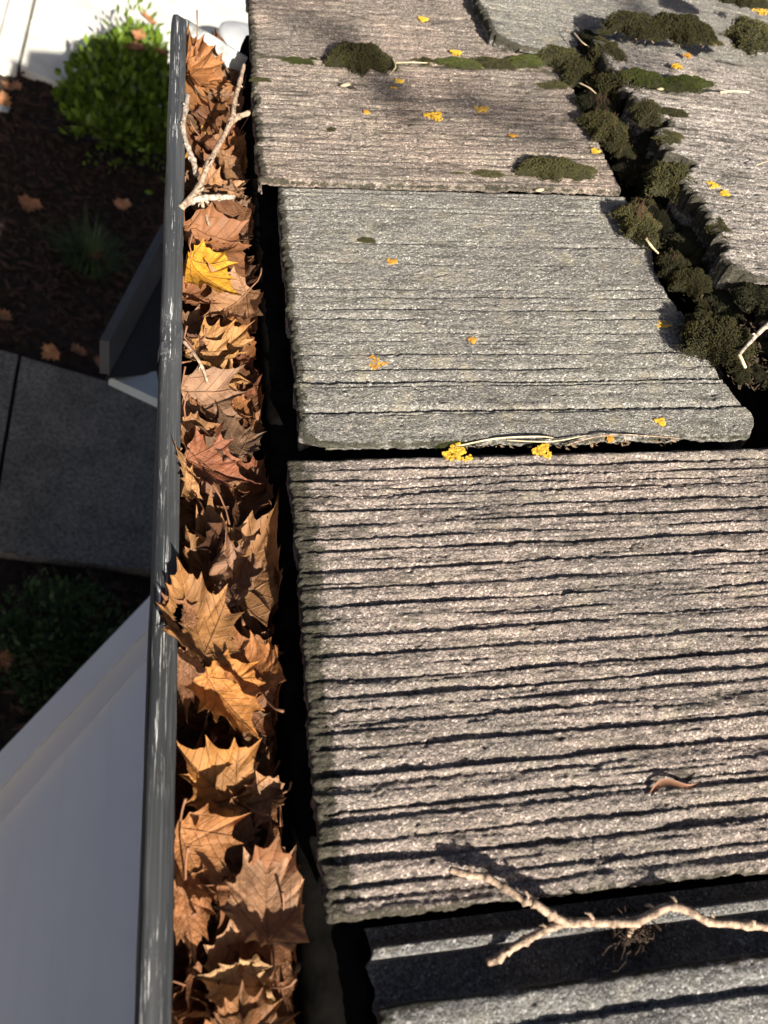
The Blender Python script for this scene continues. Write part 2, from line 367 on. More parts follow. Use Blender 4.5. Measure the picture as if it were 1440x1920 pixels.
# grey plastic bin behind the gutter end
c = wz((436, 105), GZ+.3); b = empty('bin', (c[0]+.10, c[1]+.02, GZ+.05)); tag(b, 'grey round plastic bin standing on the pale driveway beyond the gutter end', 'bin')
def lathe(prof, n=32):
    V = [(r_*math.cos(2*math.pi*j/n), r_*math.sin(2*math.pi*j/n), z) for r_, z in prof for j in range(n)]
    k = len(prof); Fc = [(i*n+j, i*n+(j+1) % n, (i+1)*n+(j+1) % n, (i+1)*n+j) for i in range(k-1) for j in range(n)]
    return V, Fc
V, Fc = lathe([(.001, 0), (.17, 0), (.19, .02), (.21, .34), (.22, .34), (.22, .36)]); link('body', mesh('body', V, Fc), MT['binm'], b, True)
V, Fc = lathe([(.22, .362), (.235, .362), (.235, .385), (.21, .40), (.12, .415), (.001, .42)]); link('lid', mesh('lid', V, Fc), MT['binm'], b, True)
# white scrap
c = wz((5, 207), GZ+.05); MB().add([(-.06, -.03, 0), (.03, -.035, .02), (.04, .01, .03), (.12, .03, .01), (.02, .035, .015), (-.07, .03, .0)], [(0, 1, 2, 5), (2, 3, 4, 5)]).build('paper_scrap', MT['white']).location = c
tag(bpy.data.objects['paper_scrap'], 'white scrap lying on the mulch at the left edge', 'litter')

# ================================================================== THE HOUSE
wl = MB().box((.62, -9, GZ-.1), (.80, .78, -.02)).box((.80, .60, GZ-.1), (5.0, .78, .45)).build('house_wall', MT['wall']); tag(wl, 'pale painted house wall under the roof overhang', 'wall')
roof = empty('roof'); roof.rotation_euler = (0, -TH, 0)
tag(roof, 'weathered concrete tile roof with grooved mossy tiles beside the gutter', 'roof')
# deck boards and underlay
MB().box((.02, -9, -.085), (4.6, 1.04, -.060)).build('roof_deck', MT['wood'], roof)
MB().box((.004, -9, -.155), (.022, 1.03, -.0855)).build('fascia_board', MT['wood'], roof)
nn = 400
ug, vg = np.meshgrid(np.linspace(-.004, .5, 60), np.linspace(-.6, 1.02, 300), indexing='ij')
link('underlay', grid_mesh('underlay', np.stack([ug, vg, -.034+.002*fbm(ug*12, vg*12, 4)], -1)), MT['black'], roof, True)
# drip flashing folding down into the gutter
def sweep(prof, ys, wob=0, seed=0):
    P = np.zeros((len(prof), len(ys), 3)); pr = np.array(prof)
    P[:, :, 0] = pr[:, 0][:, None]; P[:, :, 2] = pr[:, 1][:, None]; P[:, :, 1] = np.array(ys)[None, :]
    if wob: P[:, :, 0] += wob*fbm(P[:, :, 1]*14, P[:, :, 0]*20, seed); P[:, :, 2] += wob*fbm(P[:, :, 1]*14+9, P[:, :, 0]*20, seed+5)
    return P

# ------------------------------------------------------------------ tiles
def tile(u0, u1, v0, v1, n0, grooves, mat, seed=0, k=0.0, du=.0011, dv=.00085, edge=.003, rough=1.0, corner=(0, 0), thick=.026, vslope=-.02, nick=.0, lip=None, endnoise=.0, crust=.008, stria=.0008):
    """one concrete tile: grooves run up the slope; grooves = [(v, depth, width, broken)]"""
    uA, uB = u1 if isinstance(u1, tuple) else (u1, u1); u1 = max(uA, uB)
    nu = max(8, int((u1-u0)/du)); nv = max(8, int((v1-v0)/dv))
    S, T = np.meshgrid(np.linspace(0, 1, nu), np.linspace(0, 1, nv), indexing='ij')
    v_lin = v0+(v1-v0)*T
    ue = u0 + edge*(fbm(v_lin*60, 0*v_lin+seed, seed) + .6*fbm(v_lin*260, 0*v_lin+seed+3, seed))
    if nick: ue = ue + nick*np.clip(fbm(v_lin*38, 0*v_lin+9, seed+2, 3)-.12, 0, 1)*3
    c0, c1 = corner
    if c0: ue = ue + c0*np.clip(1-(v_lin-v0)/c0, 0, 1)**2
    if c1: ue = ue + c1*np.clip(1-(v1-v_lin)/c1, 0, 1)**2
    uend = uA+(uB-uA)*np.clip(T*1.9, 0, 1)**.6 + endnoise*fbm(v_lin*30, 0*v_lin+4, seed+8) - (.014*np.clip(1-T/.07, 0, 1)**2 if uA != uB else 0)
    U = ue+(uend-ue)*S
    ve = .0016*fbm(U*45, 0*U+seed, seed+31)+.0009*fbm(U*240, 0*U, seed+33)
    ve2 = .0016*fbm(U*45, 0*U+seed, seed+41)
    Vv = (v0+ve)*(1-T) + (v1+ve2)*T + vslope*(U-u0)
    va = Vv - vslope*(U-u0)
    N = .0012*fbm(U*9, Vv*14, seed+1, 2)
    for gi, (gv, dep, wd, br) in enumerate(grooves):
        dd = va - gv - .0012*fbm(U*16, 0*U+gi, seed+50+gi, 3) - .0007*vn(U*300, 0*U+gi, seed+80+gi) - .0005*vn(U*760, 0*U+gi, seed+180+gi)
        amp = dep*np.clip(1+(br+.12)*2.6*fbm(U*22, 0*U+gi*7, seed+gi, 3) + .25*vn(U*160, 0*U, gi+seed), 0, 1.5)
        fade = np.clip((U-ue)/.006-.2, 0, 1)
        prof = np.where(dd < 0, np.clip(1+dd/.0006, 0, 1), np.clip(1-dd/wd, 0, 1)**1.4)
        N -= 1.2*amp*prof*fade
    N += rough*(.00042*fbm(U*430, Vv*470, seed+5, 2) + .0008*fbm(U*60, Vv*170, seed+6, 3))
    st = fbm(U*13, va*250, seed+7, 3); N += stria*(st - .5*np.abs(st)) + stria*.5*vn(U*34, va*640, seed+19)
    pit = fbm(U*150, Vv*210, seed+15, 3); N -= rough*.0024*np.clip(pit-.42, 0, 1)*2
    # worn rounding towards the nose and the side edges
    dist = np.minimum(np.minimum((U-ue), (va-v0)*1.0), (v1-va)*1.0)
    N -= .0020*np.clip(1-dist/.0035, 0, 1)**2
    if lip: N += lip*np.clip(1-(va-v0)/.02, 0, 1)
    n = n0 + N + k*(U-u0)
    P = np.stack([U, Vv, n], -1)
    Q = np.zeros((nu+4, nv+4, 3)); Q[2:-2, 2:-2] = P
    for a, dz in ((1, -.5*thick), (0, -thick)):
        jj = slice(2, -2)
        Q[a, jj] = P[0]; Q[a, jj, 2] = P[0, :, 2]+dz + .0012*fbm(P[0, :, 1]*150, 0*P[0, :, 1]+a, seed+a); Q[a, jj, 0] += .001*(2-a)*fbm(P[0, :, 1]*180, 0*P[0, :, 1]+a, seed+9)
        Q[-1-a, jj] = P[-1]; Q[-1-a, jj, 2] = P[-1, :, 2]+dz
    for a, dz in ((1, -.5*thick), (0, -thick)):
        Q[:, a] = Q[:, 2]; Q[:, a, 1] += .0012*(2-a)*fbm(Q[:, 2, 0]*170, 0*Q[:, 2, 0]+a, seed+12); Q[:, a, 1] += (0, .0005)[a == 1] if a else .030; Q[:, a, 2] = Q[:, 2, 2] + (-.0045 if a else -.012)
        Q[:, -1-a] = Q[:, -3]; Q[:, -1-a, 2] = Q[:, -3, 2]+dz
    Q[0, 2:22, 1] += np.linspace(.022, 0, 20); Q[1, 2:22, 1] += np.linspace(.010, 0, 20); Q[0, :2] = Q[0, 2]; Q[1, :2] = Q[1, 2]
    # dark crust of algae and moss creeping in from the eave end and the edges
    K = np.ones((nu+4, nv+4)); di = np.minimum((U-ue)/crust, dist/.006)
    K[2:-2, 2:-2] = np.clip(1-di, 0, 1) + .55*np.clip(1-(U-ue)/(crust*5), 0, 1)
    K[:, :2] = .3; K[:, -2:] = .3; K[:2] = .55; K[-2:] = .5
    me = grid_mesh('roof_tile', Q); a = me.attributes.new('crust', 'FLOAT', 'POINT'); a.data.foreach_set('value', K.reshape(-1).astype(np.float32))
    return link('roof_tile', me, mat, roof, True)
def gv(ys, x=1000, n=0.0, vs=-.02): 
    out = []
    for y in ys:
        q = uv((x, y), n); out.append(q[1]-vs*q[0])
    return out
rr = random.Random(5)
# the big grooved tile in the foreground
strong = [872, 889, 903, 917, 944, 969, 994, 1016, 1050, 1083, 1116, 1140, 1169, 1206, 1250, 1281, 1306, 1331, 1375, 1422, 1455, 1487, 1506, 1545, 1581, 1625]
depth = {889: 1.6, 903: 1.4, 917: 1.5, 944: 1.7, 1016: 1.9, 1050: 1.7, 1083: .8, 1116: 1.9, 1140: .8, 1169: 1.3, 1206: 2.0, 1250: 2.0, 1281: 2.1, 1306: .8, 1331: 1.8, 1375: 2.1, 1422: 2.7, 1455: 1.0, 1487: 2.6, 1506: 1.7, 1545: 2.1, 1581: 2.3, 1625: 1.9}
G3 = [(v, depth.get(y, 1.2)*.001, rr.uniform(.005, .010), {1169: .8, 1083: .7, 1140: .7, 1545: .5, 1306: .7, 1455: .6, 994: .5, 969: .5}.get(y, .22)) for y, v in zip(strong, gv(strong))]
G3 += [(rr.uniform(.01, .29), rr.uniform(.0004, .0008), .004, .9) for _ in range(16)]
T3 = tile(.000, .46, .002, .2955, 0, G3, MT['t_beige'], 3, edge=.002, nick=.002, stria=.0016, crust=.019, rough=1.3, du=.0010, dv=.0008)
ys2 = [372, 402, 462, 500, 545, 560, 583, 600, 640, 665, 692, 716, 770]
d2 = {372: .7, 462: .5, 545: .8, 560: .6, 583: .8, 600: .6, 665: .9, 692: .9, 716: 1.5, 770: 2.0}
G2 = [(v, 1.4*d2.get(y, .4)*.001, rr.uniform(.005, .009), {716: .2, 770: .15}.get(y, .7)) for y, v in zip(ys2, gv(ys2))]
G2 += [(rr.uniform(.32, .60), rr.uniform(.0004, .0008), .004, .9) for _ in range(16)]
T2 = tile(.010, (.378, .352), .3055, .612, .001, G2, MT['t_grey'], 9, edge=.003, stria=.00035, corner=(.018, 0), endnoise=.006, rough=1.0, du=.0011, dv=.00085)
ys1 = [130, 142, 151, 160, 170, 178, 187, 196, 204, 213, 222, 230, 239, 247, 256, 265, 273, 282, 291, 300, 312]
G1 = [(v, rr.uniform(.6, 1.5)*.001, .0055, .6) for v in gv(ys1, 800)]
tile(-.007, .352, .6155, .836, .004, G1, MT['t_pink'], 14, stria=.0013, edge=.004, rough=1.1, du=.0013, dv=.0009)
ys0 = [8, 18, 29, 40, 52, 60, 70, 78, 86, 95]
G0 = [(v, rr.uniform(.4, 1.0)*.001, .006, .7) for v in gv(ys0, 700)]
tile(-.005, .36, .841, 1.05, .002, G0, MT['t_pink'], 17, stria=.0010, edge=.004, rough=1.1, du=.0014, dv=.001)
# tile at the bottom: its ribbed side channel first, then the body
vb = uv((900, 1858), -.002)[1]; ub = uv((705, 1880), -.01)[0]
print('bottom tile', vb, ub)
def channel(u0, u1, vlo, vhi, prof, mat, seed):
    nu, nv = int((u1-u0)/.0016), int((vhi-vlo)/.0009)
    U, V = np.meshgrid(np.linspace(u0, u1, nu), np.linspace(vlo, vhi, nv), indexing='ij')
    xs, zs = zip(*prof); t = (V-vlo)/(vhi-vlo)
    N = np.interp(t, xs, zs) + .0006*fbm(U*220, V*300, seed, 3) + .001*fbm(U*40, V*60, seed+2, 2)
    U = U + (.006*fbm(V*90, 0*V, seed+4))*np.clip(1-(U-u0)/.03, 0, 1)
    P = np.stack([U, V-.02*U, N], -1); Q = np.zeros((nu+1, nv, 3)); Q[1:] = P; Q[0] = P[0]; Q[0, :, 2] -= .012
    return grid_mesh('side_channel', Q)
ch4 = channel(ub, .46, vb-.004, -.001, [(0, -.004), (.12, -.024), (.48, -.025), (.58, -.0255), (.63, -.0105), (.76, -.0100), (.82, -.026), (1, -.027)], MT['t_dark'], 5)
ch3 = channel(.004, .46, .2935, .306, [(0, -.004), (.15, -.013), (.7, -.012), (.8, -.018), (1, -.02)], MT['t_dark'], 6)
G4 = [(vb-.016, .003, .010, .1), (vb-.036, .0030, .012, .15), (vb-.055, .0022, .010, .2), (vb-.075, .0025, .01, .2), (vb-.10, .002, .01, .3), (vb-.13, .002, .01, .3), (vb-.16, .002, .01, .3), (vb-.2, .002, .01, .3)]
T4 = tile(ub+.002, .46, vb-.29, vb, -.001, G4, MT['t_dark'], 23, edge=.005, rough=1.2, du=.0014, dv=.0010)
link('side_channel', ch4, MT['t_dark'], T4, True); link('side_channel', ch3, MT['t_dark'], T3, True)
# plain repeats further along the eave, outside the frame
tile(.0, .46, vb-.60, vb-.295, 0, G4[:0]+[(vb-.30-.03*i, .002, .008, .3) for i in range(9)], MT['t_beige'], 29, du=.004, dv=.002)
# second course, noses resting high on moss
KC = -.105
def up2(p, n=.036, u0=.40): return uv(p, n, KC, u0)
va_ = up2((1085, 50))[1]; vb_ = up2((1202, 168))[1]; vc_ = up2((1402, 520))[1]
print('course 2 joints', va_, vb_, vc_, [tuple(np.round(up2(p), 3)) for p in ((905, 15), (1120, 62), (1200, 175), (1300, 360), (1395, 520), (1440, 195), (1440, 110))])
def G(n, lo, hi, a, b, br=.6): return [(lo+(hi-lo)*(i+rr.uniform(.2, .8))/n, rr.uniform(a, b), rr.uniform(.004, .008), br) for i in range(n)]
tile(up2((905, 12), .018, .3)[0], .85, va_+.002, va_+.30, .018+KC*(up2((905, 12), .028, .3)[0]-.3)*0, G(8, va_, va_+.3, .0002, .0006), MT['t_grey'], 41, k=KC, edge=.008, corner=(.035, 0), du=.0018, dv=.0013, rough=1.3, vslope=-.0, thick=.022)
tile(up2((1125, 70))[0], .85, vb_+.001, va_-.002, .030, G(6, vb_, va_, .0003, .0008), MT['t_pale'], 44, k=KC, edge=.006, du=.0016, dv=.0011, rough=1.5, vslope=-.0, thick=.05)
tile(up2((1290, 340))[0]-.003, .85, vc_+.001, vb_-.002, .036, G(15, vc_, vb_, .0005, .0013, .7), MT['t_pale'], 47, k=KC, edge=.010, nick=.02, corner=(.016, 0), stria=.0016, du=.0014, dv=.0010, rough=1.9, vslope=-.0, thick=.05)
tile(.438, .85, vc_-.31, vc_-.003, .036, G(14, vc_-.3, vc_, .0006, .0014, .6), MT['t_beige'], 53, k=KC, edge=.006, du=.003, dv=.0014, vslope=0, thick=.05)
tile(.436, .85, vc_-.62, vc_-.314, .036, G(10, vc_-.6, vc_-.32, .0006, .0014, .6), MT['t_beige'], 57, k=KC, edge=.006, du=.004, dv=.002, vslope=0, thick=.05)

# ================================================================== GUTTER
gut = empty('gutter', (0, 0, 0)); tag(gut, 'dark grey metal gutter with scraped paint, packed with dry leaves', 'gutter')
Y0, Y1 = -9.0, .905
ysg = np.concatenate([np.linspace(Y0, -.4, 12), np.linspace(-.35, Y1, 280)])
LX, RX, LZ = -.0865, -.0715, -.020          # outer and inner edge of the front lip, its height
front = [(-.0665, -.112), (-.0700, -.085), (-.0775, -.065), (-.0825, -.048), (-.0850, -.040), (LX, -.032), (LX-.0002, LZ-.003)]
trough = [(.006, -.034), (.004, -.075), (.001, -.112)] + [(-.030, -.116)] + front
link('trough', grid_mesh('trough', sweep(trough, ysg, .0008, 2)), MT['paint'], gut, True)
lipp = [(LX-.0004, LZ-.006), (LX-.0002, LZ-.0015), (LX+.0010, LZ+.0002), (LX+.0040, LZ+.0013), (LX+.0062, LZ+.0009), (LX+.0090, LZ+.0003), (RX-.0012, LZ-.0004), (RX, LZ-.0016), (RX+.0002, LZ-.008), (RX-.0006, LZ-.010)]
P = sweep(lipp, ysg, .0007, 8)
# dent and ridge at the soldered joint
yy = P[:, :, 1]; yj_ = float(wz((305, 650), LZ)[1]); 
P[:, :, 2] += .0012*np.exp(-((yy-yj_)/.010)**2) - .0016*np.exp(-((yy-yj_-.030)/.010)**2)
P[-4:, :, 0] += .0022*np.exp(-((yy[-4:]-yj_-.022)/.011)**2)
me = grid_mesh('front_lip', P); a = me.attributes.new('scuff', 'FLOAT', 'POINT')
sc = np.interp(np.arange(len(lipp)), [0, 1, 2, 3, 4, 5, 7, 9], [0, .3, .6, 1, 1, .2, .12, 0])[:, None]*np.ones((1, len(ysg)))
a.data.foreach_set('value', sc.reshape(-1).astype(np.float32))
link('front_lip', me, MT['paint'], gut, True)
# sealed joint: a lumpy band wrapped over the lip and the face
P = sweep([(x-.0006 if i < 12 else x, z+.0005) for i, (x, z) in enumerate(front[2:]+lipp[1:-2])], np.linspace(yj_-.008, yj_+.006, 14), .0014, 21)
P[:, 0] -= np.array([0, 0, .0012]); P[:, -1] -= np.array([0, 0, .0012])
link('joint_seal', grid_mesh('joint_seal', P), MT['seal'], gut, True)
# end cap with peeling white paint inside
cp = [(x, z) for x, z in trough]+[(RX, LZ)]
m = MB(); k = len(cp)
m.add([(x, Y1-.002, z) for x, z in cp]+[(x, Y1+.0012, z) for x, z in cp], [tuple(range(k)), tuple(range(2*k-1, k-1, -1))]+[(i, k+i, k+(i+1) % k, (i+1) % k) for i in range(k)])
ecap = m.build('end_cap', MT['white'], gut)
# drip flashing along the back
fl = [(.030, -.0225), (.008, -.0300), (.0025, -.0330), (.0006, -.0450), (.0000, -.070), (.0000, -.100)]
link('drip_flashing', grid_mesh('drip_flashing', sweep(fl, np.concatenate([np.linspace(Y0, -.4, 8), np.linspace(-.35, Y1+.05, 120)]), .0006, 31)), MT['black'], gut, True)
for p in ((546, 858), (626, 1800)):
    q = wz(p, -.038); V, Fc = lathe([(.0001, .0016), (.0022, .0014), (.0032, .0004), (.0036, -.001)], 12)
    o = link('screw', mesh('screw', V, Fc), MT['black'], gut, True); o.location = (-.0022, q[1], -.040); o.rotation_euler = (0, -1.35, 0)

# ---- leafy branch of the plane tree overhanging the roof behind the viewer: soft shade on the upper tiles
tb = empty('tree_branch'); tag(tb, 'leafy tree branch overhanging the roof behind the viewer', 'branch')
rb = random.Random(12); V = []; Fc = []
for i, (px, wd) in enumerate([((705, 150), 1), ((735, 195), 1), ((880, 200), 1.2), ((940, 215), 1), ((860, 175), .8), ((1205, 5), 1.2), ((1230, 40), .8), ((1150, 120), .9), ((1020, 240), .9), ((640, 60), .8)]):
    q = Vector(r2w(uv(px, 0)))+SUN*rb.uniform(5.2, 6.2); a = rb.uniform(0, 6.28); t = Vector((math.cos(a), math.sin(a)*.6, rb.uniform(-.5, .5))).normalized(); s2 = t.cross(SUN).normalized(); L = .030*wd; k = len(V)
    V += [q-t*L, q+s2*L*.7, q+t*L, q-s2*L*.7, q+SUN*.01]; Fc += [(k, k+1, k+4), (k+1, k+2, k+4), (k+2, k+3, k+4), (k+3, k, k+4)]
fo = link('foliage', mesh('foliage', V, Fc), MT['bdark'], tb)
pts = [Vector(r2w(uv(p_, 0)))+SUN*5.7 for p_ in ((420, -60), (640, 90), (800, 190), (980, 225), (1160, 90), (1260, -30))]
MB().tube(pts, [.010, .009, .008, .007, .006, .005], 6).build('limb', MT['bark'], tb)
# ---- white roof of the bay below, with a raised edge
BZ = -1.75
e0, e1 = wz((-60, 1472), BZ+.05), wz((300, 1098), BZ+.05)
dirE = (e1-e0)/np.linalg.norm(e1-e0); inn = np.array([dirE[1], -dirE[0], 0])     # towards the house
bay = empty('bay_roof', (float(e0[0]), float(e0[1]), BZ)); tag(bay, 'white painted flat bay roof with raised rim, in shade left of the gutter', 'bay roof')
def L2(a, b): q = e0 + dirE*a + inn*b - e0; return (float(q[0]), float(q[1]))
def barP(b0, b1, z0, z1, name, mat, a0=-.5, a1=1.2):
    return MB().prism([L2(a0, b1), L2(a1, b1), L2(a1, b0), L2(a0, b0)], z0, z1).build(name, mat, bay)
barP(.0, .062, -.16, .05, 'rim', MT['trim']); barP(.0625, .115, -.16, .020, 'inner_trim', MT['trim'])
barP(.1155, 1.3, -.16, .0, 'panel', MT['panel'])
# ---- slanted grey board box under the gutter further along
ZA, ZB = -.75, -1.05
A1, A2 = wz((205, 640), ZA), wz((320, 420), ZA); B1 = wz((205, 702), ZA-.06); B2 = wz((330, 465), ZA-.06)
C1 = wz((204, 706), ZB+.2); C2 = wz((330, 692), ZB+.2); D2 = wz((345, 772), ZB+.25)
org = A1.copy(); bx = empty('porch_bracket', tuple(map(float, org))); tag(bx, 'dark grey slanted porch bracket with a pale triangular end, left of the gutter joint', 'bracket')
def slabq(pts, th, name, mat):
    pts = [Vector(p-org) for p in pts]; nrm = (pts[1]-pts[0]).cross(pts[2]-pts[0]).normalized(); k = len(pts)
    if nrm.z > 0: nrm = -nrm
    MB().add(pts+[p+nrm*th for p in pts], [tuple(range(k)), tuple(range(2*k-1, k-1, -1))]+[(i, k+i, k+(i+1) % k, (i+1) % k) for i in range(k)]).build(name, mat, bx)
slabq([A1, A2, B2, B1], .02, 'outer_board', MT['greyb'])
slabq([B1, B2, C2, C1], .015, 'inner_board', MT['greyd'])  # dark colour stands in for the shadowed interior
slabq([C1, C2, D2], .02, 'end_board', MT['pale'])

# ================================================================== LEAVES
HALF = [(0, 0), (.17, -.03), (.42, -.03), (.43, .14), (.72, .34), (.48, .40), (.53, .60), (.31, .57), (.28, .84), (.14, .80), (0, 1.12)]
CEN = (0, .30)
def leaf_outline(rnd, lob=1.0, soft=0.0):
    pts = [(x, y) for x, y in HALF] + [(-x, y) for x, y in HALF[-2:0:-1]]
    out = []
    pol = []
    for x, y in pts:
        a = math.atan2(y-CEN[1], x); rr_ = (math.hypot(x, y-CEN[1])*(1-soft)+soft*(.40+.12*math.sin(a)))*rnd.uniform(.88, 1.10)
        pol.append([a+rnd.uniform(-.02, .02), rr_])
    k = len(pol)
    for i in range(k):
        a0, r0 = pol[i]; a1, r1 = pol[(i+1) % k]
        x0, y0 = r0*math.cos(a0), r0*math.sin(a0)+CEN[1]; x1, y1 = r1*math.cos(a1), r1*math.sin(a1)+CEN[1]
        for t in (0, .2, .42, .66, .86):
            x, y = x0+(x1-x0)*t, y0+(y1-y0)*t
            b = 1-.15*math.sin(math.pi*t)*lob
            out.append((x*b, (y-CEN[1])*b+CEN[1]))
    return np.array(out)
RINGS = [0, .12, .25, .38, .5, .62, .73, .83, .92, 1.0]
def leaf_obj(base, tip, width=1.0, bend=(0, 0), fold=.15, curl=.42, pitch=0, roll=0, color=(.3, .13, .05), seed=0, over=False, stem=True, clampw=True, wr=.05, bendax=None, soft=0.18):
    """a dry lobed leaf: base and tip are world points; deformed flat blade"""
    rnd = random.Random(seed); out = leaf_outline(rnd, 1-soft, soft); k = len(out)
    bend = (min(bend[0]*1.35, 1.9), min(bend[1]*1.35, 2.4))
    c = np.array(CEN); P2 = [c[None, :]]
    for f in RINGS[1:]: P2.append(c+(out-c)*f)
    P2 = np.concatenate(P2); x, y = P2[:, 0]*width, P2[:, 1]
    rn = np.concatenate([[0]]+[[f]*k for f in RINGS[1:]])
    ang = np.arctan2(P2[:, 1]-c[1], P2[:, 0])
    s = seed*13 % 977
    z = fold*np.abs(x) + curl*rn**2.5*(.5+vn(ang*1.3+7, 0*ang, s)*1.6)*.35 + wr*fbm(x*3.5+s, y*3.5, s, 3) + wr*.5*rn*vn(ang*5, rn*2, s+4)
    z -= .035*np.exp(-(x/.03)**2)*0.3
    # bend across two directions (curvature in radians per leaf length)
    for (kap, ax) in ((bend[0], 0.0), (bend[1], math.pi/2), (bendax if bendax else (0, 0))):
        if abs(kap) < 1e-3: continue
        dx, dy = math.sin(ax), math.cos(ax)
        t = x*dx+(y-.4)*dy; px, py = x-t*dx, y-t*dy
        # roll the blade (t, z) on an arc
        t2 = np.sin(kap*t)/kap - z*np.sin(kap*t); z = (1-np.cos(kap*t))/kap + z*np.cos(kap*t)
        x, y = px+t2*dx, py+t2*dy
    base = np.asarray(base, float); tip = np.asarray(tip, float); dv = tip-base; Ln = np.linalg.norm(dv); L = Ln/1.06
    yv = Vector(dv).normalized(); up = Vector((0, 0, 1)); xv = yv.cross(up).normalized(); zv = xv.cross(yv)
    R = Matrix.Rotation(roll, 3, yv) @ Matrix((xv, yv, zv)).transposed()
    R = Matrix.Rotation(pitch, 3, xv) @ R
    # the chord from base to tip keeps its direction whatever the bend
    i_base = 1+(len(RINGS)-2)*k; i_tip = i_base + 5*(len(HALF)-1)
    Q = np.stack([x, y, z], -1); Q -= Q[i_base]; ch = Q[i_tip]; cl = np.hypot(ch[1], ch[2]); ca, sa = ch[1]/cl, ch[2]/cl
    Q = np.stack([Q[:, 0], Q[:, 1]*ca+Q[:, 2]*sa, Q[:, 2]*ca-Q[:, 1]*sa], -1)*(Ln/max(cl, .78))    # chord along y, full length
    Wp = Q @ np.array(R.transposed())
    Wp = Wp - .5*(Wp[i_base]+Wp[i_tip]) + .5*(base+tip)
    ctr = .5*(base+tip)
    if clampw:
        xx, zz = Wp[:, 0], Wp[:, 2]
        if over:
            m_ = xx < RX+.003; zz[m_] = np.maximum(zz[m_], LZ+.0035)
        else:
            low = xx < RX+.0015
            xx[low] = RX+.0015 + .12*np.tanh((xx[low]-RX-.0015)*8)*.0
            zz[low] = np.minimum(zz[low], zz[low])
        hi = xx > -.0030; xx[hi] = -.0030
        zz[:] = np.maximum(zz, -.110)
    Fc = [(0, 1+j, 1+(j+1) % k) for j in range(k)]
    for i in range(len(RINGS)-2):
        a, b = 1+i*k, 1+(i+1)*k
        Fc += [(a+j, b+j, b+(j+1) % k, a+(j+1) % k) for j in range(k)]
    me = mesh('dry_leaf', Wp-ctr, Fc)
    a = me.attributes.new('leafco', 'FLOAT_VECTOR', 'POINT')
    a.data.foreach_set('vector', np.stack([P2[:, 0], P2[:, 1], 0*P2[:, 0]], -1).reshape(-1).astype(np.float32))
    o = link('dry_leaf', me, MT['leaf'], None, True); o.location = ctr; o.color = (color[0]*.76, color[1]*.71, color[2]*.68, 1)
    if stem:
        p0 = Vector(Wp[i_base]-ctr); dd = (p0-Vector(Wp[0]-ctr)).normalized(); l = L*rnd.uniform(.25, .5)
        sd = Vector((rnd.uniform(-1, 1), rnd.uniform(-1, 1), rnd.uniform(-.3, .8)))*.35
        pts = [Vector(Wp[0]-ctr)*.15+p0*.85+Vector((0, 0, .0006)), p0+dd*l*.35, p0+(dd+sd*.5).normalized()*l*.7, p0+(dd+sd).normalized()*l]
        if clampw:
            for p_ in pts:
                if not over: p_.x = max(p_.x+ctr[0], RX+.003)-ctr[0]
                p_.x = min(p_.x+ctr[0], -.003)-ctr[0]
        MB().tube(pts, [.0007, .0006, .0007, .0010], 5).build('stem', MT['stem'], o, True)
    return o
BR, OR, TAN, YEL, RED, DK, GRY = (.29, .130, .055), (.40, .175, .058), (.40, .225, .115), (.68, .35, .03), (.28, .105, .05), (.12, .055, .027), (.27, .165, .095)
LG = 'dry leaves filling the gutter'
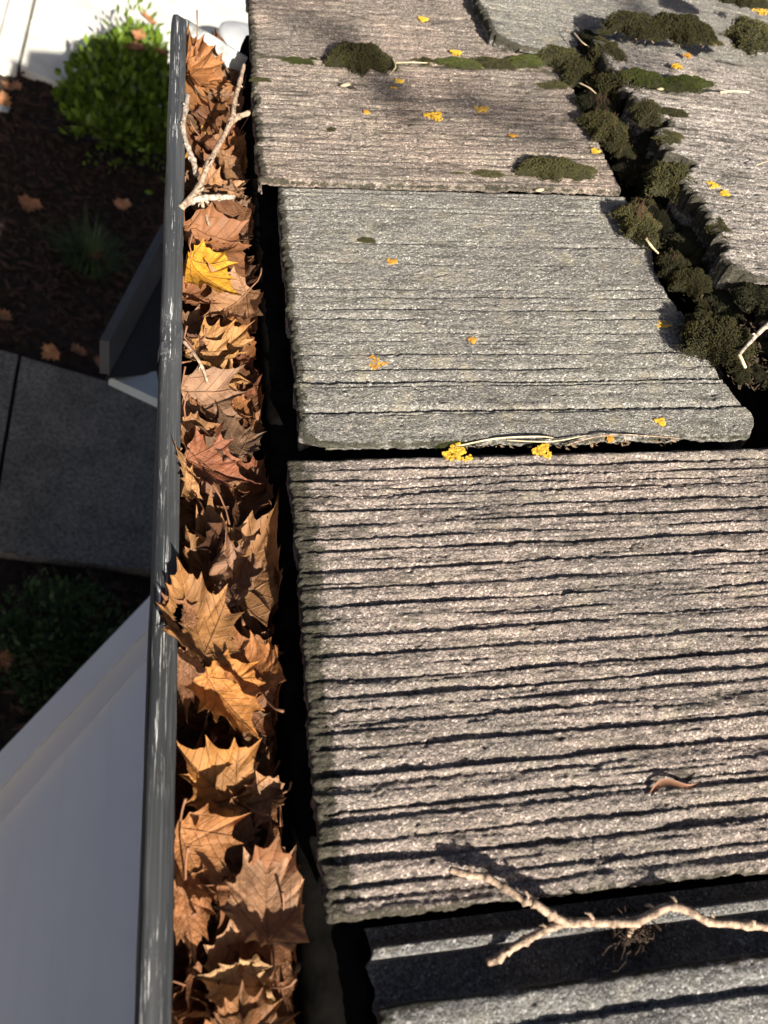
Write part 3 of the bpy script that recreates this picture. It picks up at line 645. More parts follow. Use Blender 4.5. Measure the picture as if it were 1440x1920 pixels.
HERO = [  # base px, tip px, z base, z tip, kwargs, label
 ((347, 118), (425, 150), -.030, -.034, dict(width=1.0, bend=(.5, .3), color=OR, fold=.1), 'topmost brown leaf lying against the gutter end cap'),
 ((350, 130), (352, 52), -.030, -.024, dict(width=.8, bend=(.3, .5), color=OR, stem=False), 'orange-brown leaf standing up at the gutter end'),
 ((372, 118), (405, 235), -.028, -.040, dict(width=.75, bend=(.6, .8), color=(.38, .18, .07)), 'brown leaf with its tip hanging down just below the gutter end'),
 ((440, 270), (405, 330), -.050, -.040, dict(width=.9, bend=(1.8, .5), color=(.50, .27, .06)), 'yellowish curled leaf under the long twig'),
 ((380, 352), (462, 338), -.042, -.036, dict(width=.8, bend=(.6, .7), color=TAN), 'tan leaf pointing right below the curled yellowish leaf'),
 ((390, 432), (478, 392), -.045, -.036, dict(width=1.1, bend=(.4, .7), color=GRY), 'grey-brown lobed leaf below the crusty twig'),
 ((350, 428), (464, 535), -.038, -.040, dict(width=.9, bend=(.35, .7), color=BR, wr=.07), 'large brown leaf with clear veins above the bright yellow leaf'),
 ((366, 480), (446, 545), -.016, -.018, dict(width=.95, bend=(.7, .5), color=YEL), 'bright yellow leaf, the only one of its colour'),
 ((345, 545), (395, 470), -.030, -.022, dict(width=.75, bend=(.8, .5), color=(.33, .15, .07)), 'brown leaf between the yellow leaf and the gutter lip'),
 ((462, 545), (385, 590), -.032, -.036, dict(width=1.0, bend=(.7, 1.0), color=TAN), 'tan arching leaf just below the yellow leaf'),
 ((350, 605), (430, 625), -.044, -.044, dict(width=.9, bend=(1.2, .8), color=GRY), 'crumpled grey-brown leaf beside the gutter joint'),
 ((385, 665), (470, 605), -.036, -.024, dict(width=.85, bend=(.5, 1.3), color=(.46, .25, .09)), 'golden tan leaf rising right of the gutter joint'),
 ((370, 655), (472, 715), -.032, -.036, dict(width=.8, bend=(.5, 1.0), color=(.47, .26, .10)), 'golden leaf with a hooked edge below the gutter joint'),
 ((340, 735), (455, 838), -.034, -.036, dict(width=1.1, bend=(.4, .6), color=(.33, .20, .12)), 'large pale grey-brown leaf halfway along the gutter'),
 ((352, 790), (400, 880), -.030, -.036, dict(width=.7, bend=(.4, 1.2), color=(.37, .20, .09)), 'folded brown leaf below the large pale grey-brown leaf'),
 ((350, 860), (462, 900), -.038, -.034, dict(width=1.15, bend=(.3, .5), color=RED), 'reddish brown smooth leaf above the crumpled leaf'),
 ((368, 935), (326, 822), -.030, -.012, dict(width=.5, bend=(.5, 1.6), color=(.42, .24, .10), over=True), 'narrow curled leaf leaning over the gutter lip, uppermost there'),
 ((395, 1090), (398, 925), -.034, -.026, dict(width=.7, bend=(.6, 1.0), color=(.36, .19, .08)), 'leaf standing with its tip up left of the crumpled leaf'),
 ((445, 1110), (530, 935), -.034, -.016, dict(width=.75, bend=(.5, 1.0), color=(.34, .18, .075)), 'tall leaf with its tip reaching up beside the tile edge'),
 ((443, 1122), (425, 1000), -.022, -.020, dict(width=1.0, bend=(.8, 1.7), color=(.26, .145, .085), fold=.35, wr=.14), 'crumpled grey-brown leaf halfway down the pile'),
 ((392, 1245), (330, 1043), -.020, -.010, dict(width=.74, bend=(.2, .9), color=(.36, .18, .06), over=True, stem=False), 'large leaf with spiky lobes lying across the gutter lip'),
 ((350, 1180), (300, 1108), -.020, -.013, dict(width=.8, bend=(.2, .3), color=(.30, .14, .06), over=True, stem=False), 'brown leaf poking out under the spiky leaf over the lip'),
 ((470, 1100), (548, 1270), -.052, -.042, dict(width=1.2, bend=(.4, .5), color=(.15, .065, .03)), 'dark brown shaded leaf behind the curled orange leaf'),  # dark colour stands in for the shade on this leaf
 ((495, 1300), (425, 1150), -.012, -.014, dict(width=1.0, bend=(.9, 2.4), color=(.38, .16, .05), fold=.05, roll=-.3), 'orange leaf curled into a tube in the lower middle of the gutter'),
 ((385, 1250), (490, 1388), -.014, -.022, dict(width=.95, bend=(.3, .7), color=(.56, .245, .06), stem=False), 'bright orange leaf with pointed tips below the curled leaf'),
 ((350, 1230), (352, 1345), -.032, -.036, dict(width=.6, bend=(.6, 1.4), color=(.33, .17, .09)), 'small brown leaf curled against the inner lip'),
 ((448, 1500), (335, 1400), -.034, -.028, dict(width=1.05, bend=(.3, .6), color=(.40, .19, .05)), 'olive-orange leaf with a long stem against the inner lip'),
 ((520, 1490), (415, 1525), -.034, -.038, dict(width=.8, bend=(.6, 1.0), color=TAN), 'tan leaf lying crosswise above the spiky shadow'),
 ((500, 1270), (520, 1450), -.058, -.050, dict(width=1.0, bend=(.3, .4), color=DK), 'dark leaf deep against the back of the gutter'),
 ((420, 1545), (500, 1600), -.050, -.048, dict(width=1.0, bend=(.3, .4), color=DK), 'dark leaf in shadow above the pale brown leaf with upright tip'),  # shadow put into the blade colour
 ((342, 1552), (400, 1680), -.022, -.026, dict(width=1.1, bend=(.3, .5), color=(.40, .18, .06)), 'orange leaf tucked under the inner lip, lower gutter'),
 ((350, 1660), (365, 1800), -.030, -.038, dict(width=.8, bend=(.4, 1.0), color=(.40, .18, .07)), 'orange drooping leaf below the orange leaf at the lip'),
 ((510, 1755), (508, 1560), -.022, -.022, dict(width=.95, bend=(.3, .5), color=(.34, .19, .10)), 'large pale brown leaf with its tip pointing up, lower right of the pile'),
 ((530, 1740), (540, 1895), -.034, -.042, dict(width=.7, bend=(.3, .6), color=(.28, .14, .07)), 'brown leaf hanging below the large pale brown leaf'),
 ((400, 1740), (495, 1820), -.044, -.044, dict(width=1.1, bend=(.3, .4), color=(.13, .065, .035)), 'dark shaded leaf near the bottom between two orange leaves'),  # blade coloured dark to stand for shade
 ((500, 1850), (375, 1830), -.030, -.026, dict(width=.9, bend=(.7, 1.4), color=(.52, .34, .17)), 'pale leaf with upturned lobes near the bottom of the gutter'),
 ((460, 1990), (455, 1835), -.024, -.028, dict(width=1.2, bend=(.7, .5), color=(.27, .125, .045)), 'brown domed leaf at the bottom edge of the photo'),
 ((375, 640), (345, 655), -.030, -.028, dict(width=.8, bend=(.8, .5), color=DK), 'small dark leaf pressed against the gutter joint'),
]
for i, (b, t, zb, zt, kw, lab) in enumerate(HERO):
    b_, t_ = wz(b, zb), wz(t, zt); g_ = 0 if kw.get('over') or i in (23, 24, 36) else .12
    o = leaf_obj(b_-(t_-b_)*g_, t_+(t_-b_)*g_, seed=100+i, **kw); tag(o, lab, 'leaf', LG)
SHORT = '''topmost leaf at the end cap|upright orange leaf at the gutter end|leaf drooping near the gutter end|yellowish curled leaf|tan right-pointing leaf|grey-brown lobed leaf|large veined brown leaf|bright yellow leaf|brown leaf beside the yellow one|tan arching leaf|crumpled leaf beside the joint|golden leaf right of the joint|hooked golden leaf|large pale grey-brown leaf|folded brown leaf|reddish smooth leaf|narrow curled leaf at the lip|upright leaf left of the crumpled one|tall leaf beside the tile edge|crumpled grey-brown leaf|spiky leaf across the lip|leaf poking over the lip|dark leaf behind the curled one|tube-curled orange leaf|bright orange pointed leaf|small curled leaf at the lip|olive-orange leaf|crosswise tan leaf|dark leaf deep at the back|dark leaf in shadow|orange leaf under the inner lip|orange drooping leaf|large pale brown upright leaf|brown hanging leaf at the bottom|dark shaded leaf near the bottom|pale leaf with upturned lobes|domed leaf at the bottom edge|small dark leaf at the joint'''.split('|')
HC = [.5*(wz(h[0], h[2])+wz(h[1], h[3])) for h in HERO]
# the mass of leaves below them
rl = random.Random(77); NF = 190
pnames = ['brown', 'orange-brown', 'tan', 'reddish', 'dark', 'grey-brown', 'rust', 'deep brown', 'ochre']
pal = [BR, OR, TAN, RED, DK, GRY, (.33, .15, .06), (.22, .10, .045), (.38, .2, .08)]
for i in range(NF):
    y = rl.uniform(-.07, .90) if i % 3 else rl.uniform(-.07, .38); lay = i/NF
    z = -.096+.058*lay+rl.uniform(-.006, .006); x = rl.uniform(-.060, -.010)
    a = rl.uniform(0, 6.283); L = rl.uniform(.045, .078)*(1.15 if y < .35 else 1); dz = rl.uniform(-.014, .014)
    d = np.array([math.cos(a)*L*.7, math.sin(a)*L, dz])*.5; c = np.array([x, y, z])
    ci = rl.randrange(len(pal)); cc = pal[ci]; f = rl.uniform(.55, 1.05)
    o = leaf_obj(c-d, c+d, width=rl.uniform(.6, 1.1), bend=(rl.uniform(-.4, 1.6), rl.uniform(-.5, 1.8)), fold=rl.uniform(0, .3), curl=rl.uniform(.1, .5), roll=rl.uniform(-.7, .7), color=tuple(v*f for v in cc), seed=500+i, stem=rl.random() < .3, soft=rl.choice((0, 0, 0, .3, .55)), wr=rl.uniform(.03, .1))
    hi_ = min(range(len(HC)), key=lambda q: abs(HC[q][1]-y)+.6*abs(HC[q][0]-x)); tag(o, '%s leaf deep in the gutter, under the %s' % (pnames[ci], SHORT[hi_]), 'leaf', 'leaves packed beneath the top ones in the gutter')
for i in range(34):
    y = -.06+.97*(i+rl.random())/34; L = rl.uniform(.05, .075); a = rl.uniform(-.7, .7)+(math.pi if rl.random() < .5 else 0)+math.pi/2
    c = np.array([rl.uniform(-.022, -.012), y, rl.uniform(-.052, -.040)]); d = np.array([math.cos(a)*L*.5, math.sin(a)*L, rl.uniform(-.01, .012)])*.5
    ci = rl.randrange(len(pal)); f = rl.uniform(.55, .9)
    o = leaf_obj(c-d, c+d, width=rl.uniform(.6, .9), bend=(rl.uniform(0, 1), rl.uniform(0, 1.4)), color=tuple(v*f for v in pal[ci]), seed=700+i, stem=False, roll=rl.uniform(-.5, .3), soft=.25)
    hi_ = min(range(len(HC)), key=lambda q: abs(HC[q][1]-y)+.3*abs(HC[q][0]+.01)); tag(o, '%s leaf wedged at the back by the %s' % (pnames[ci], SHORT[hi_]), 'leaf', 'leaves wedged along the back of the gutter')
# leaves on the ground
gl = leaf_obj(np.array([0, -.06, 0]), np.array([0, .06, 0]), bend=(.5, .5), color=(.40, .19, .08), seed=900, stem=False, clampw=False)
gm = gl.data; bpy.data.objects.remove(gl)
for i, (px, lab) in enumerate([((10, 590), 'orange fallen leaf on the mulch at the left edge above the path'), ((150, 657), 'pale brown fallen leaf at the edge of the path'), ((92, 663), 'small brown fallen leaf left of the pale one at the path edge'),
     ((192, 682), 'reddish fallen leaf beside the grey bracket'), ((55, 385), 'brown fallen leaf on the mulch left of the grass tuft'), ((5, 1243), 'brown fallen leaf left of the low shrub'), ((230, 385), 'orange fallen leaf on dark mulch beside the gutter'), ((190, 490), 'brown fallen leaf over the grass tuft'),
     ((20, 160), 'sunlit brown fallen leaf at the left edge near the driveway'), ((8, 190), 'sunlit tan fallen leaf under the driveway kerb'), ((280, 36), 'orange leaf caught on top of the sunlit shrub, uppermost'), ((258, 64), 'orange leaf caught in the sunlit shrub, middle one'), ((250, 88), 'orange leaf caught at the shade line of the shrub'), ((300, 95), 'shaded brown leaf caught in the shrub beside the gutter')]):
    o = bpy.data.objects.new('fallen_leaf', gm); COL.objects.link(o); z = GZ+.06 if i < 10 else GZ+.74
    if i in (1, 2, 3): z = GZ+.075
    o.location = wz(px, z); o.rotation_euler = (rl.uniform(-.4, .4), rl.uniform(-.4, .4), rl.uniform(0, 6)); s = rl.uniform(.7, 1.1); o.scale = (s, s, s)
    o.color = (*rl.choice([(.40, .19, .08), (.5, .25, .12), (.33, .15, .07)]), 1); tag(o, lab, 'leaf', 'fallen leaves below the roof')

# ================================================================== MOSS
def moss_mesh(seed, ntuft=1000, stalks=0, hgt=.55):
    rnd = random.Random(seed); V = []; Fc = []; mi = []
    nr, nt_ = 13, 44                                   # dome base
    ph0 = seed*1.7
    def rad(t): return 1+.20*math.sin(2*t+ph0)+.13*math.sin(5*t+ph0*2)+.09*math.sin(9*t+ph0)+.06*math.sin(15*t)
    def surf(t, q):                                   # q 0 centre .. 1 rim
        r_ = rad(t)*q; z = hgt*math.sqrt(max(0, 1-q**2.2)) + .05*math.sin(6*q*math.cos(t)+ph0)*math.sin(7*q*math.sin(t)+ph0)
        return Vector((r_*math.cos(t), r_*math.sin(t), z-.05+.05*rnd.random()))
    V.append(surf(0, 0))
    for i in range(1, nr+1):
        for j in range(nt_): V.append(surf(2*math.pi*j/nt_, i/nr))
    for j in range(nt_): Fc.append((0, 1+j, 1+(j+1) % nt_))
    for i in range(nr-1):
        for j in range(nt_): Fc.append((1+i*nt_+j, 1+(i+1)*nt_+j, 1+(i+1)*nt_+(j+1) % nt_, 1+i*nt_+(j+1) % nt_))
    mi = [2]*len(Fc)
    for i in range(ntuft):
        t = rnd.uniform(0, 6.283); q = math.sqrt(rnd.random()) if i % 2 else rnd.uniform(.72, 1.12); p = surf(t, q)
        d = Vector((p.x*.9, p.y*.9, .55+p.z)).normalized() + Vector((rnd.uniform(-1, 1), rnd.uniform(-1, 1), rnd.uniform(-.5, .5)))*.45
        d.normalize(); l = rnd.uniform(.07, .17); w_ = rnd.uniform(.018, .034)
        a = d.orthogonal().normalized(); b_ = d.cross(a); k = len(V)
        for j in range(4):
            g = math.pi/2*j+rnd.random(); V.append(p+d*l*.45+(a*math.cos(g)+b_*math.sin(g))*w_)
        V += [p-d*.03, p+d*l]
        Fc += [(k+j, k+(j+1) % 4, k+5) for j in range(4)]; mi += [0]*4
    for i in range(stalks):
        t = rnd.uniform(0, 6.283); p = surf(t, rnd.random()*.9); d = Vector((rnd.uniform(-.6, .6), rnd.uniform(-.2, .8), 1)).normalized(); k = len(V); l = rnd.uniform(.2, .45)
        e = p+d*l; a = d.orthogonal().normalized()*.010; b_ = d.cross(a)
        V += [p+a, p-a*.5+b_, p-a*.5-b_, e+a*.8, e-a*.4+b_*.8, e-a*.4-b_*.8, e+d*.10+a*2]
        Fc += [(k, k+1, k+4, k+3), (k+1, k+2, k+5, k+4), (k+2, k, k+3, k+5), (k+3, k+4, k+6), (k+4, k+5, k+6), (k+5, k+3, k+6)]; mi += [1]*6
    return mesh('moss_cushion', V, Fc, mi)
VAR = {}
def moss(px, rx, ry, label, kind='moss', n=0.002, var=0, h=1.0, stalks=0, k=0, group='moss cushions on the roof'):
    key = (kind, var, stalks)
    if key not in VAR:
        me = moss_mesh(var*3+len(VAR)+1, 2800 if rx > 26 else 1500, stalks); me.materials.append(MT[kind]); me.materials.append(MT['stalk']); me.materials.append(MT['mossd']); VAR[key] = me
    q = uv(px, n); a, b = uv((px[0]+rx, px[1]), n), uv((px[0], px[1]-ry), n)
    su = np.linalg.norm(a-q); sv = np.linalg.norm(b-q)*.9
    o = bpy.data.objects.new('moss_cushion', VAR[key]); COL.objects.link(o)
    o.location = r2w(q); o.rotation_euler = (0, -TH, 0)
    o.rotation_mode = 'QUATERNION'; o.rotation_quaternion = Matrix.Rotation(-TH, 3, 'Y').to_quaternion()
    o.scale = (su, sv, math.sqrt(su*sv)*h*.8)
    tag(o, label, 'moss', group); return o
MS = [
 ((672, 116), 46, 26, 'largest moss dome on the joint of the two topmost left tiles', 'moss', .004, 0, 1.1, 0),
 ((716, 122), 24, 15, 'smaller moss dome just right of the largest dome on the top joint', 'moss', .004, 1, .9, 0),
 ((560, 116), 30, 7, 'flat green moss strip at the left end of the top joint', 'mossg', .003, 2, .5, 0),
 ((862, 120), 34, 9, 'low green moss in the top joint left of the yellow lichen', 'mossg', .003, 2, .6, 0),
 ((925, 120), 36, 10, 'low dark moss in the middle of the top joint', 'moss', .003, 1, .6, 0),
 ((990, 117), 32, 11, 'bright green moss near the right end of the top joint', 'mossg', .004, 0, .7, 0),
 ((1052, 112), 34, 20, 'bushy moss at the right end of the top joint', 'moss', .006, 1, .9, 0),
 ((1030, 320), 48, 20, 'moss mound on the joint above the grey tile, largest there', 'moss', .004, 0, .95, 0),
 ((915, 328), 27, 8, 'small flat moss left of the mound above the grey tile', 'moss', .003, 1, .6, 0),
 ((1090, 325), 26, 13, 'small moss right of the mound above the grey tile', 'moss', .004, 2, .8, 0),
 ((858, 327), 16, 4, 'thin moss fringe on the joint above the grey tile', 'moss', .003, 2, .5, 0),
 ((1186, 52), 40, 20, 'dark moss mound left of the pair on the top right joint', 'moss', .028, 1, 1.0, 0),
 ((1272, 60), 44, 23, 'dark moss mound right of the pair on the top right joint', 'moss', .028, 0, 1.0, 0),
 ((1318, 62), 14, 16, 'green end of the moss pair on the top right joint', 'mossg', .028, 2, .9, 0),
 ((1405, 72), 38, 25, 'dark moss mound at the right edge of the photo near the top', 'moss', .028, 2, 1.0, 0),
 ((1395, 3), 34, 12, 'moss mound cut by the top edge of the photo', 'moss', .035, 1, 1.0, 0),
 ((1282, 160), 42, 14, 'flat green moss on the broken joint at the right', 'mossg', .030, 0, .7, 0),
 ((1205, 150), 34, 15, 'olive moss left of the flat green moss at the right', 'mossg', .030, 1, .8, 0),
 ((1110, 78), 16, 18, 'thin dark moss at the top of the mossy gap', 'mossd', .012, 2, .8, 0),
 ((1140, 108), 24, 28, 'dark moss tuft high in the mossy gap beside the pale tile', 'moss', .020, 1, 1.1, 0),
 ((1095, 140), 36, 24, 'brownish moss with straw where the top joint meets the gap', 'moss', .006, 0, .9, 8),
 ((1040, 162), 34, 7, 'thin moss tongue reaching left below the top joint', 'moss', .003, 2, .5, 0),
 ((1160, 175), 36, 30, 'large moss clump in the upper mossy gap', 'moss', .014, 0, 1.2, 14),
 ((1120, 205), 28, 24, 'dark moss with red stalks in the upper gap', 'mossd', .008, 1, 1.0, 26),
 ((1135, 245), 38, 26, 'brown moss clump hugging the end of the finely grooved tile', 'moss', .008, 2, 1.1, 10),
 ((1212, 215), 26, 24, 'moss clump hanging on the nose of the pale grooved tile', 'moss', .028, 1, 1.0, 6),
 ((1166, 284), 24, 16, 'small moss clump above the end of the grey tile', 'moss', .006, 0, .9, 6),
 ((1262, 346), 38, 34, 'round moss cushion in the middle of the mossy gap', 'moss', .022, 0, 1.1, 0),
 ((1255, 262), 24, 14, 'small moss patch on the edge of the pale grooved tile', 'moss', .032, 2, .7, 0),
 ((1265, 212), 20, 9, 'flat moss patch on the pale grooved tile', 'moss', .034, 1, .5, 0),
 ((1192, 330), 30, 22, 'dark moss on the upper right end of the grey tile', 'mossd', .006, 1, .8, 8),
 ((1195, 424), 36, 30, 'reddish brown moss cushion on the right end of the grey tile', 'moss', .006, 2, 1.1, 34),
 ((1262, 500), 24, 28, 'moss tuft with stalks beside the grey tile', 'moss', .006, 1, 1.0, 12),
 ((1294, 530), 30, 26, 'round moss cushion below the tuft with stalks', 'moss', .008, 0, 1.1, 0),
 ((1338, 640), 50, 46, 'biggest moss cushion, at the lower end of the mossy gap', 'moss', .008, 0, 1.1, 0),
 ((1322, 600), 16, 18, 'small moss lobe on top of the biggest cushion', 'moss', .012, 1, 1.2, 0),
 ((1388, 700), 18, 18, 'small moss tuft at the corner below the biggest cushion', 'moss', .006, 2, 1.0, 0),
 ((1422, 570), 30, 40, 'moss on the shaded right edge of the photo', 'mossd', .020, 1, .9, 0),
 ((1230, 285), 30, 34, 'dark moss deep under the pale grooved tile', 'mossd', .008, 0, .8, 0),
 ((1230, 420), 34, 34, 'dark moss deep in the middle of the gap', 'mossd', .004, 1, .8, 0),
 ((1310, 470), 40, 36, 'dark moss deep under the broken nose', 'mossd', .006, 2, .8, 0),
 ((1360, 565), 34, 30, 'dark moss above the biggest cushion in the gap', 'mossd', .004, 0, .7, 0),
 ((1345, 430), 22, 24, 'moss patch on the broken nose of the pale grooved tile', 'moss', .030, 2, .7, 5),
 ((490, 151), 16, 6, 'small moss spot at the left end of the finely grooved tile', 'moss', .003, 1, .6, 0),
 ((622, 243), 8, 4, 'tiny moss dot on the finely grooved tile', 'moss', .004, 2, .7, 0),
 ((688, 451), 14, 6, 'small moss spot on the grey tile', 'moss', .001, 1, .5, 0),
 ((850, 832), 28, 10, 'green moss in the gap between the grey tile and the big grooved tile', 'mossg', -.002, 0, .8, 0),
 ((1000, 830), 24, 7, 'thin green moss further right in the gap below the grey tile', 'mossg', -.004, 2, .7, 0),
]
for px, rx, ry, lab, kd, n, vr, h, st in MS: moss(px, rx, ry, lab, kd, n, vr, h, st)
GAP = [(1098, 100), (1130, 150), (1160, 220), (1195, 290), (1225, 350), (1250, 420), (1300, 490), (1345, 560), (1395, 640), (1420, 720)]
rg = random.Random(21)
SEG = ['under the top joint', 'by the brownish mossy straw', 'beside the finely grooved tile', 'at the corner above the grey tile', 'by the round cushion', 'by the reddish brown cushion', 'under the broken nose', 'above the biggest cushion', 'at the lower right end']
for i in range(46):                                      # the low moss filling the gap between the two courses
    k = rg.uniform(0, len(GAP)-1.01); a, b = GAP[int(k)], GAP[int(k)+1]; f = k-int(k)
    moss((a[0]+(b[0]-a[0])*f+rg.uniform(-32, 34), a[1]+(b[1]-a[1])*f+rg.uniform(-10, 10)), rg.uniform(13, 27), rg.uniform(12, 24), 'small moss clump low in the mossy gap, ' + SEG[int(k)],
         rg.choice(('moss', 'mossd', 'mossd')), rg.uniform(-.018, .004), rg.randrange(3), rg.uniform(.7, 1.2), rg.choice((0, 0, 8)), group='low moss filling the gap')
# ragged fringes of moss along the open joints
for lab, pts, n_, kd in (('thin moss fringe along the top joint', [(500, 112), (800, 118), (1060, 112)], 22, 'moss'), ('thin moss fringe along the joint above the grey tile', [(840, 333), (1140, 335)], 10, 'moss'), ('thin dark moss fringe on the broken edge of the pale grooved tile', [(1225, 190), (1290, 330), (1330, 420)], 10, 'mossd'), ('thin moss fringe on the joint between the upper right tiles', [(1130, 62), (1300, 78), (1440, 92)], 14, 'moss')):
    for i in range(n_):
        k = rg.uniform(0, len(pts)-1.01); a, b = pts[int(k)], pts[int(k)+1]; f = k-int(k)
        moss((a[0]+(b[0]-a[0])*f, a[1]+(b[1]-a[1])*f+rg.uniform(-4, 4)), rg.uniform(5, 13), rg.uniform(3, 6), lab, kd, .002 if b[0] < 1150 or b[1] > 330 else .026, rg.randrange(3), .7, 0, group='moss fringes along the tile joints')
# crumbs of dead moss, grit and needles lying in the gap and along the joints
def crumbs(name, spots, n, lab_kind, mat, seed, smin, smax):
    rnd = random.Random(seed); m = MB()
    for i in range(n):
        (a, b, sx, sy, n0, n1) = spots[rnd.randrange(len(spots))]; f = rnd.random()
        c = Vector(r2w(uv((a[0]+(b[0]-a[0])*f+rnd.gauss(0, sx), a[1]+(b[1]-a[1])*f+rnd.gauss(0, sy)), rnd.uniform(n0, n1))))
        d = Vector((rnd.uniform(-1, 1), rnd.uniform(-1, 1), rnd.uniform(-.5, .5))).normalized(); e = d.cross(Vector((rnd.uniform(-1, 1), rnd.uniform(-1, 1), 1))).normalized(); g = d.cross(e); l = rnd.uniform(smin, smax); w_ = l*rnd.uniform(.15, .6)
        m.add([c-d*l, c+e*w_+g*w_*.3, c+d*l, c-e*w_+g*w_*.3, c+g*w_], [(0, 1, 4), (1, 2, 4), (2, 3, 4), (3, 0, 4), (0, 3, 2, 1)])
    return tag(m.build(name, mat), kind='stuff')
GS = [(GAP[i], GAP[i+1], 22, 10, -.016, .006) for i in range(len(GAP)-1)]
crumbs('moss_debris', GS, 2600, 0, MT['debris'], 31, .0012, .0042)
crumbs('joint_grit', [((500, 112), (1090, 112), 10, 5, .001, .003), ((840, 838), (1300, 822), 20, 5, -.008, .001), ((540, 336), (1130, 332), 10, 4, .001, .004), ((1100, 60), (1130, 150), 30, 20, .004, .01), ((1130, 62), (1440, 92), 20, 8, .026, .028)], 520, 0, MT['debris2'], 33, .0008, .0034)
# ================================================================== LICHEN
LI = [((855, 98), 9, 0, 'yellow lichen on the top joint'), ((793, 35), 7, 0, 'yellow lichen near the top edge on the topmost left tile'), ((748, 152), 8, 0, 'yellow lichen below the top joint beside the twiglet'), ((738, 166), 5, 0, 'small yellow lichen below the one beside the twiglet'),
 ((687, 210), 5, 1, 'tiny orange lichen on the finely grooved tile, leftmost'), ((815, 217), 15, 0, 'largest yellow lichen on the finely grooved tile'), ((903, 205), 11, 0, 'yellow lichen right of the largest one'), ((962, 254), 6, 1, 'faint orange lichen on the finely grooved tile'),
 ((1116, 283), 8, 0, 'yellow lichen at the right end of the finely grooved tile'), ((1336, 347), 10, 0, 'yellow lichen on the pale grooved tile, upper of two'), ((1360, 362), 8, 0, 'yellow lichen on the pale grooved tile, lower of two'), ((1270, 123), 8, 0, 'yellow lichen on the pale tile at the top right'), ((1290, 103), 6, 1, 'orange lichen just above the yellow one on the pale tile'),
 ((1428, 20), 12, 0, 'yellow lichen in the top right corner'), ((707, 679), 16, 1, 'orange lichen on the grey tile, its largest'), ((1243, 607), 12, 0, 'yellow lichen at the right end of the grey tile'), ((856, 850), 22, 0, 'wide yellow lichen below the gap moss, left of two'), ((1018, 845), 16, 0, 'yellow lichen on the top edge of the big grooved tile, right of two'),
 ((1238, 791), 8, 0, 'yellow lichen near the lower right corner of the grey tile'), ((886, 638), 6, 1, 'tiny orange lichen in the middle of the grey tile'), ((735, 490), 7, 1, 'faint orange lichen at the upper left of the grey tile'), ((1145, 822), 6, 1, 'tiny orange lichen in the gap below the grey tile')]
for i, (px, r_, o_, lab) in enumerate(LI):
    rnd = random.Random(300+i); n0 = .0348+KC*(uv(px, .03)[0]-.4) if px[0] > 1230 and px[1] < 500 else (.004 if px[1] < 335 else .001)
    q = uv(px, n0); sc_ = np.linalg.norm(uv((px[0]+r_, px[1]), n0)-q); m = MB()
    for j in range(int(16+r_*3)):
        a = rnd.uniform(0, 6.283); d = math.sqrt(rnd.random())*(1+.3*math.sin(3*a+i)); cx, cy = sc_*d*math.cos(a)*1.05, sc_*d*math.sin(a)*.8
        rr_ = rnd.uniform(.0009, .0019); hz = rnd.uniform(.0002, .0007); V = [(cx, cy, hz)]
        for k in range(6): V.append((cx+rr_*math.cos(k*1.047+j)*rnd.uniform(.6, 1.2), cy+rr_*math.sin(k*1.047+j)*rnd.uniform(.6, 1.2), hz*.6+rnd.uniform(-.0003, .0004)))
        for k in range(6): V.append((cx+rr_*.5*math.cos(k*1.047+j), cy+rr_*.5*math.sin(k*1.047+j), -.002))
        m.add(V, [(0, 1+k, 1+(k+1) % 6) for k in range(6)]+[(1+k, 7+k, 7+(k+1) % 6, 1+(k+1) % 6) for k in range(6)])
    o = m.build('lichen_patch', MT['licho' if o_ else 'lich']); o.location = r2w(q); o.rotation_euler = (0, -TH, 0); tag(o, lab, 'lichen', 'lichen patches on the tiles')

# ================================================================== TWIGS
def knob(pts, r0, r1, seed=0, nod=.35, sub=7):
    """resample a polyline with node swellings"""
    rnd = random.Random(seed); P = [Vector(p) for p in pts]; out = []; rad = []
    tot = (len(P)-1)*sub
    for i in range(len(P)-1):
        p0, p1, p2, p3 = P[max(i-1, 0)], P[i], P[i+1], P[min(i+2, len(P)-1)]
        for s in range(sub):
            t = s/sub; q = .5*((2*p1)+(p2-p0)*t+(2*p0-5*p1+4*p2-p3)*t*t+(3*p1-p0-3*p2+p3)*t**3)
            k = (i*sub+s)/tot; r_ = r0+(r1-r0)*k
            if s == 0 and i > 0: r_ *= 1+nod*rnd.uniform(.6, 1.4)
            r_ *= rnd.uniform(.94, 1.06)
            out.append(q+Vector((rnd.uniform(-1, 1), rnd.uniform(-1, 1), rnd.uniform(-1, 1)))*r_*.10); rad.append(r_)
    out.append(P[-1]); rad.append(r1*.7); return out, rad
def twig(parts, label, mat='bark', name='twig'):
    o = None; org = None
    for i, (pts, r0, r1, nod, nm) in enumerate(parts):
        P, rd = knob(pts, r0, r1, i+len(label), nod)
        if o is None: org = Vector(P[0]); o = empty(name, org); tag(o, label, 'twig')
        m = MB().tube([p-org for p in P], rd, 10); rnd = random.Random(len(P)*7+i)
        for q in range(6, len(P)-2, 7):                  # buds, leaf scars and small spurs at the nodes
            d = (P[q+1]-P[q]).normalized(); e = d.cross(Vector((rnd.uniform(-1, 1), rnd.uniform(-1, 1), rnd.uniform(0, 1)))).normalized(); l = rd[q]*rnd.uniform(1.2, 2.4)
            m.tube([P[q]-org+e*rd[q]*.5, P[q]-org+e*(rd[q]+l*.5)+d*l*.35, P[q]-org+e*(rd[q]+l*.7)+d*l], [rd[q]*.55, rd[q]*.45, rd[q]*.12], 6)
        m.build(nm, MT[mat], o, True)
    return o
def W_(px, z): return tuple(wz(px, z))
def R_(px, n): return tuple(r2w(uv(px, n)))
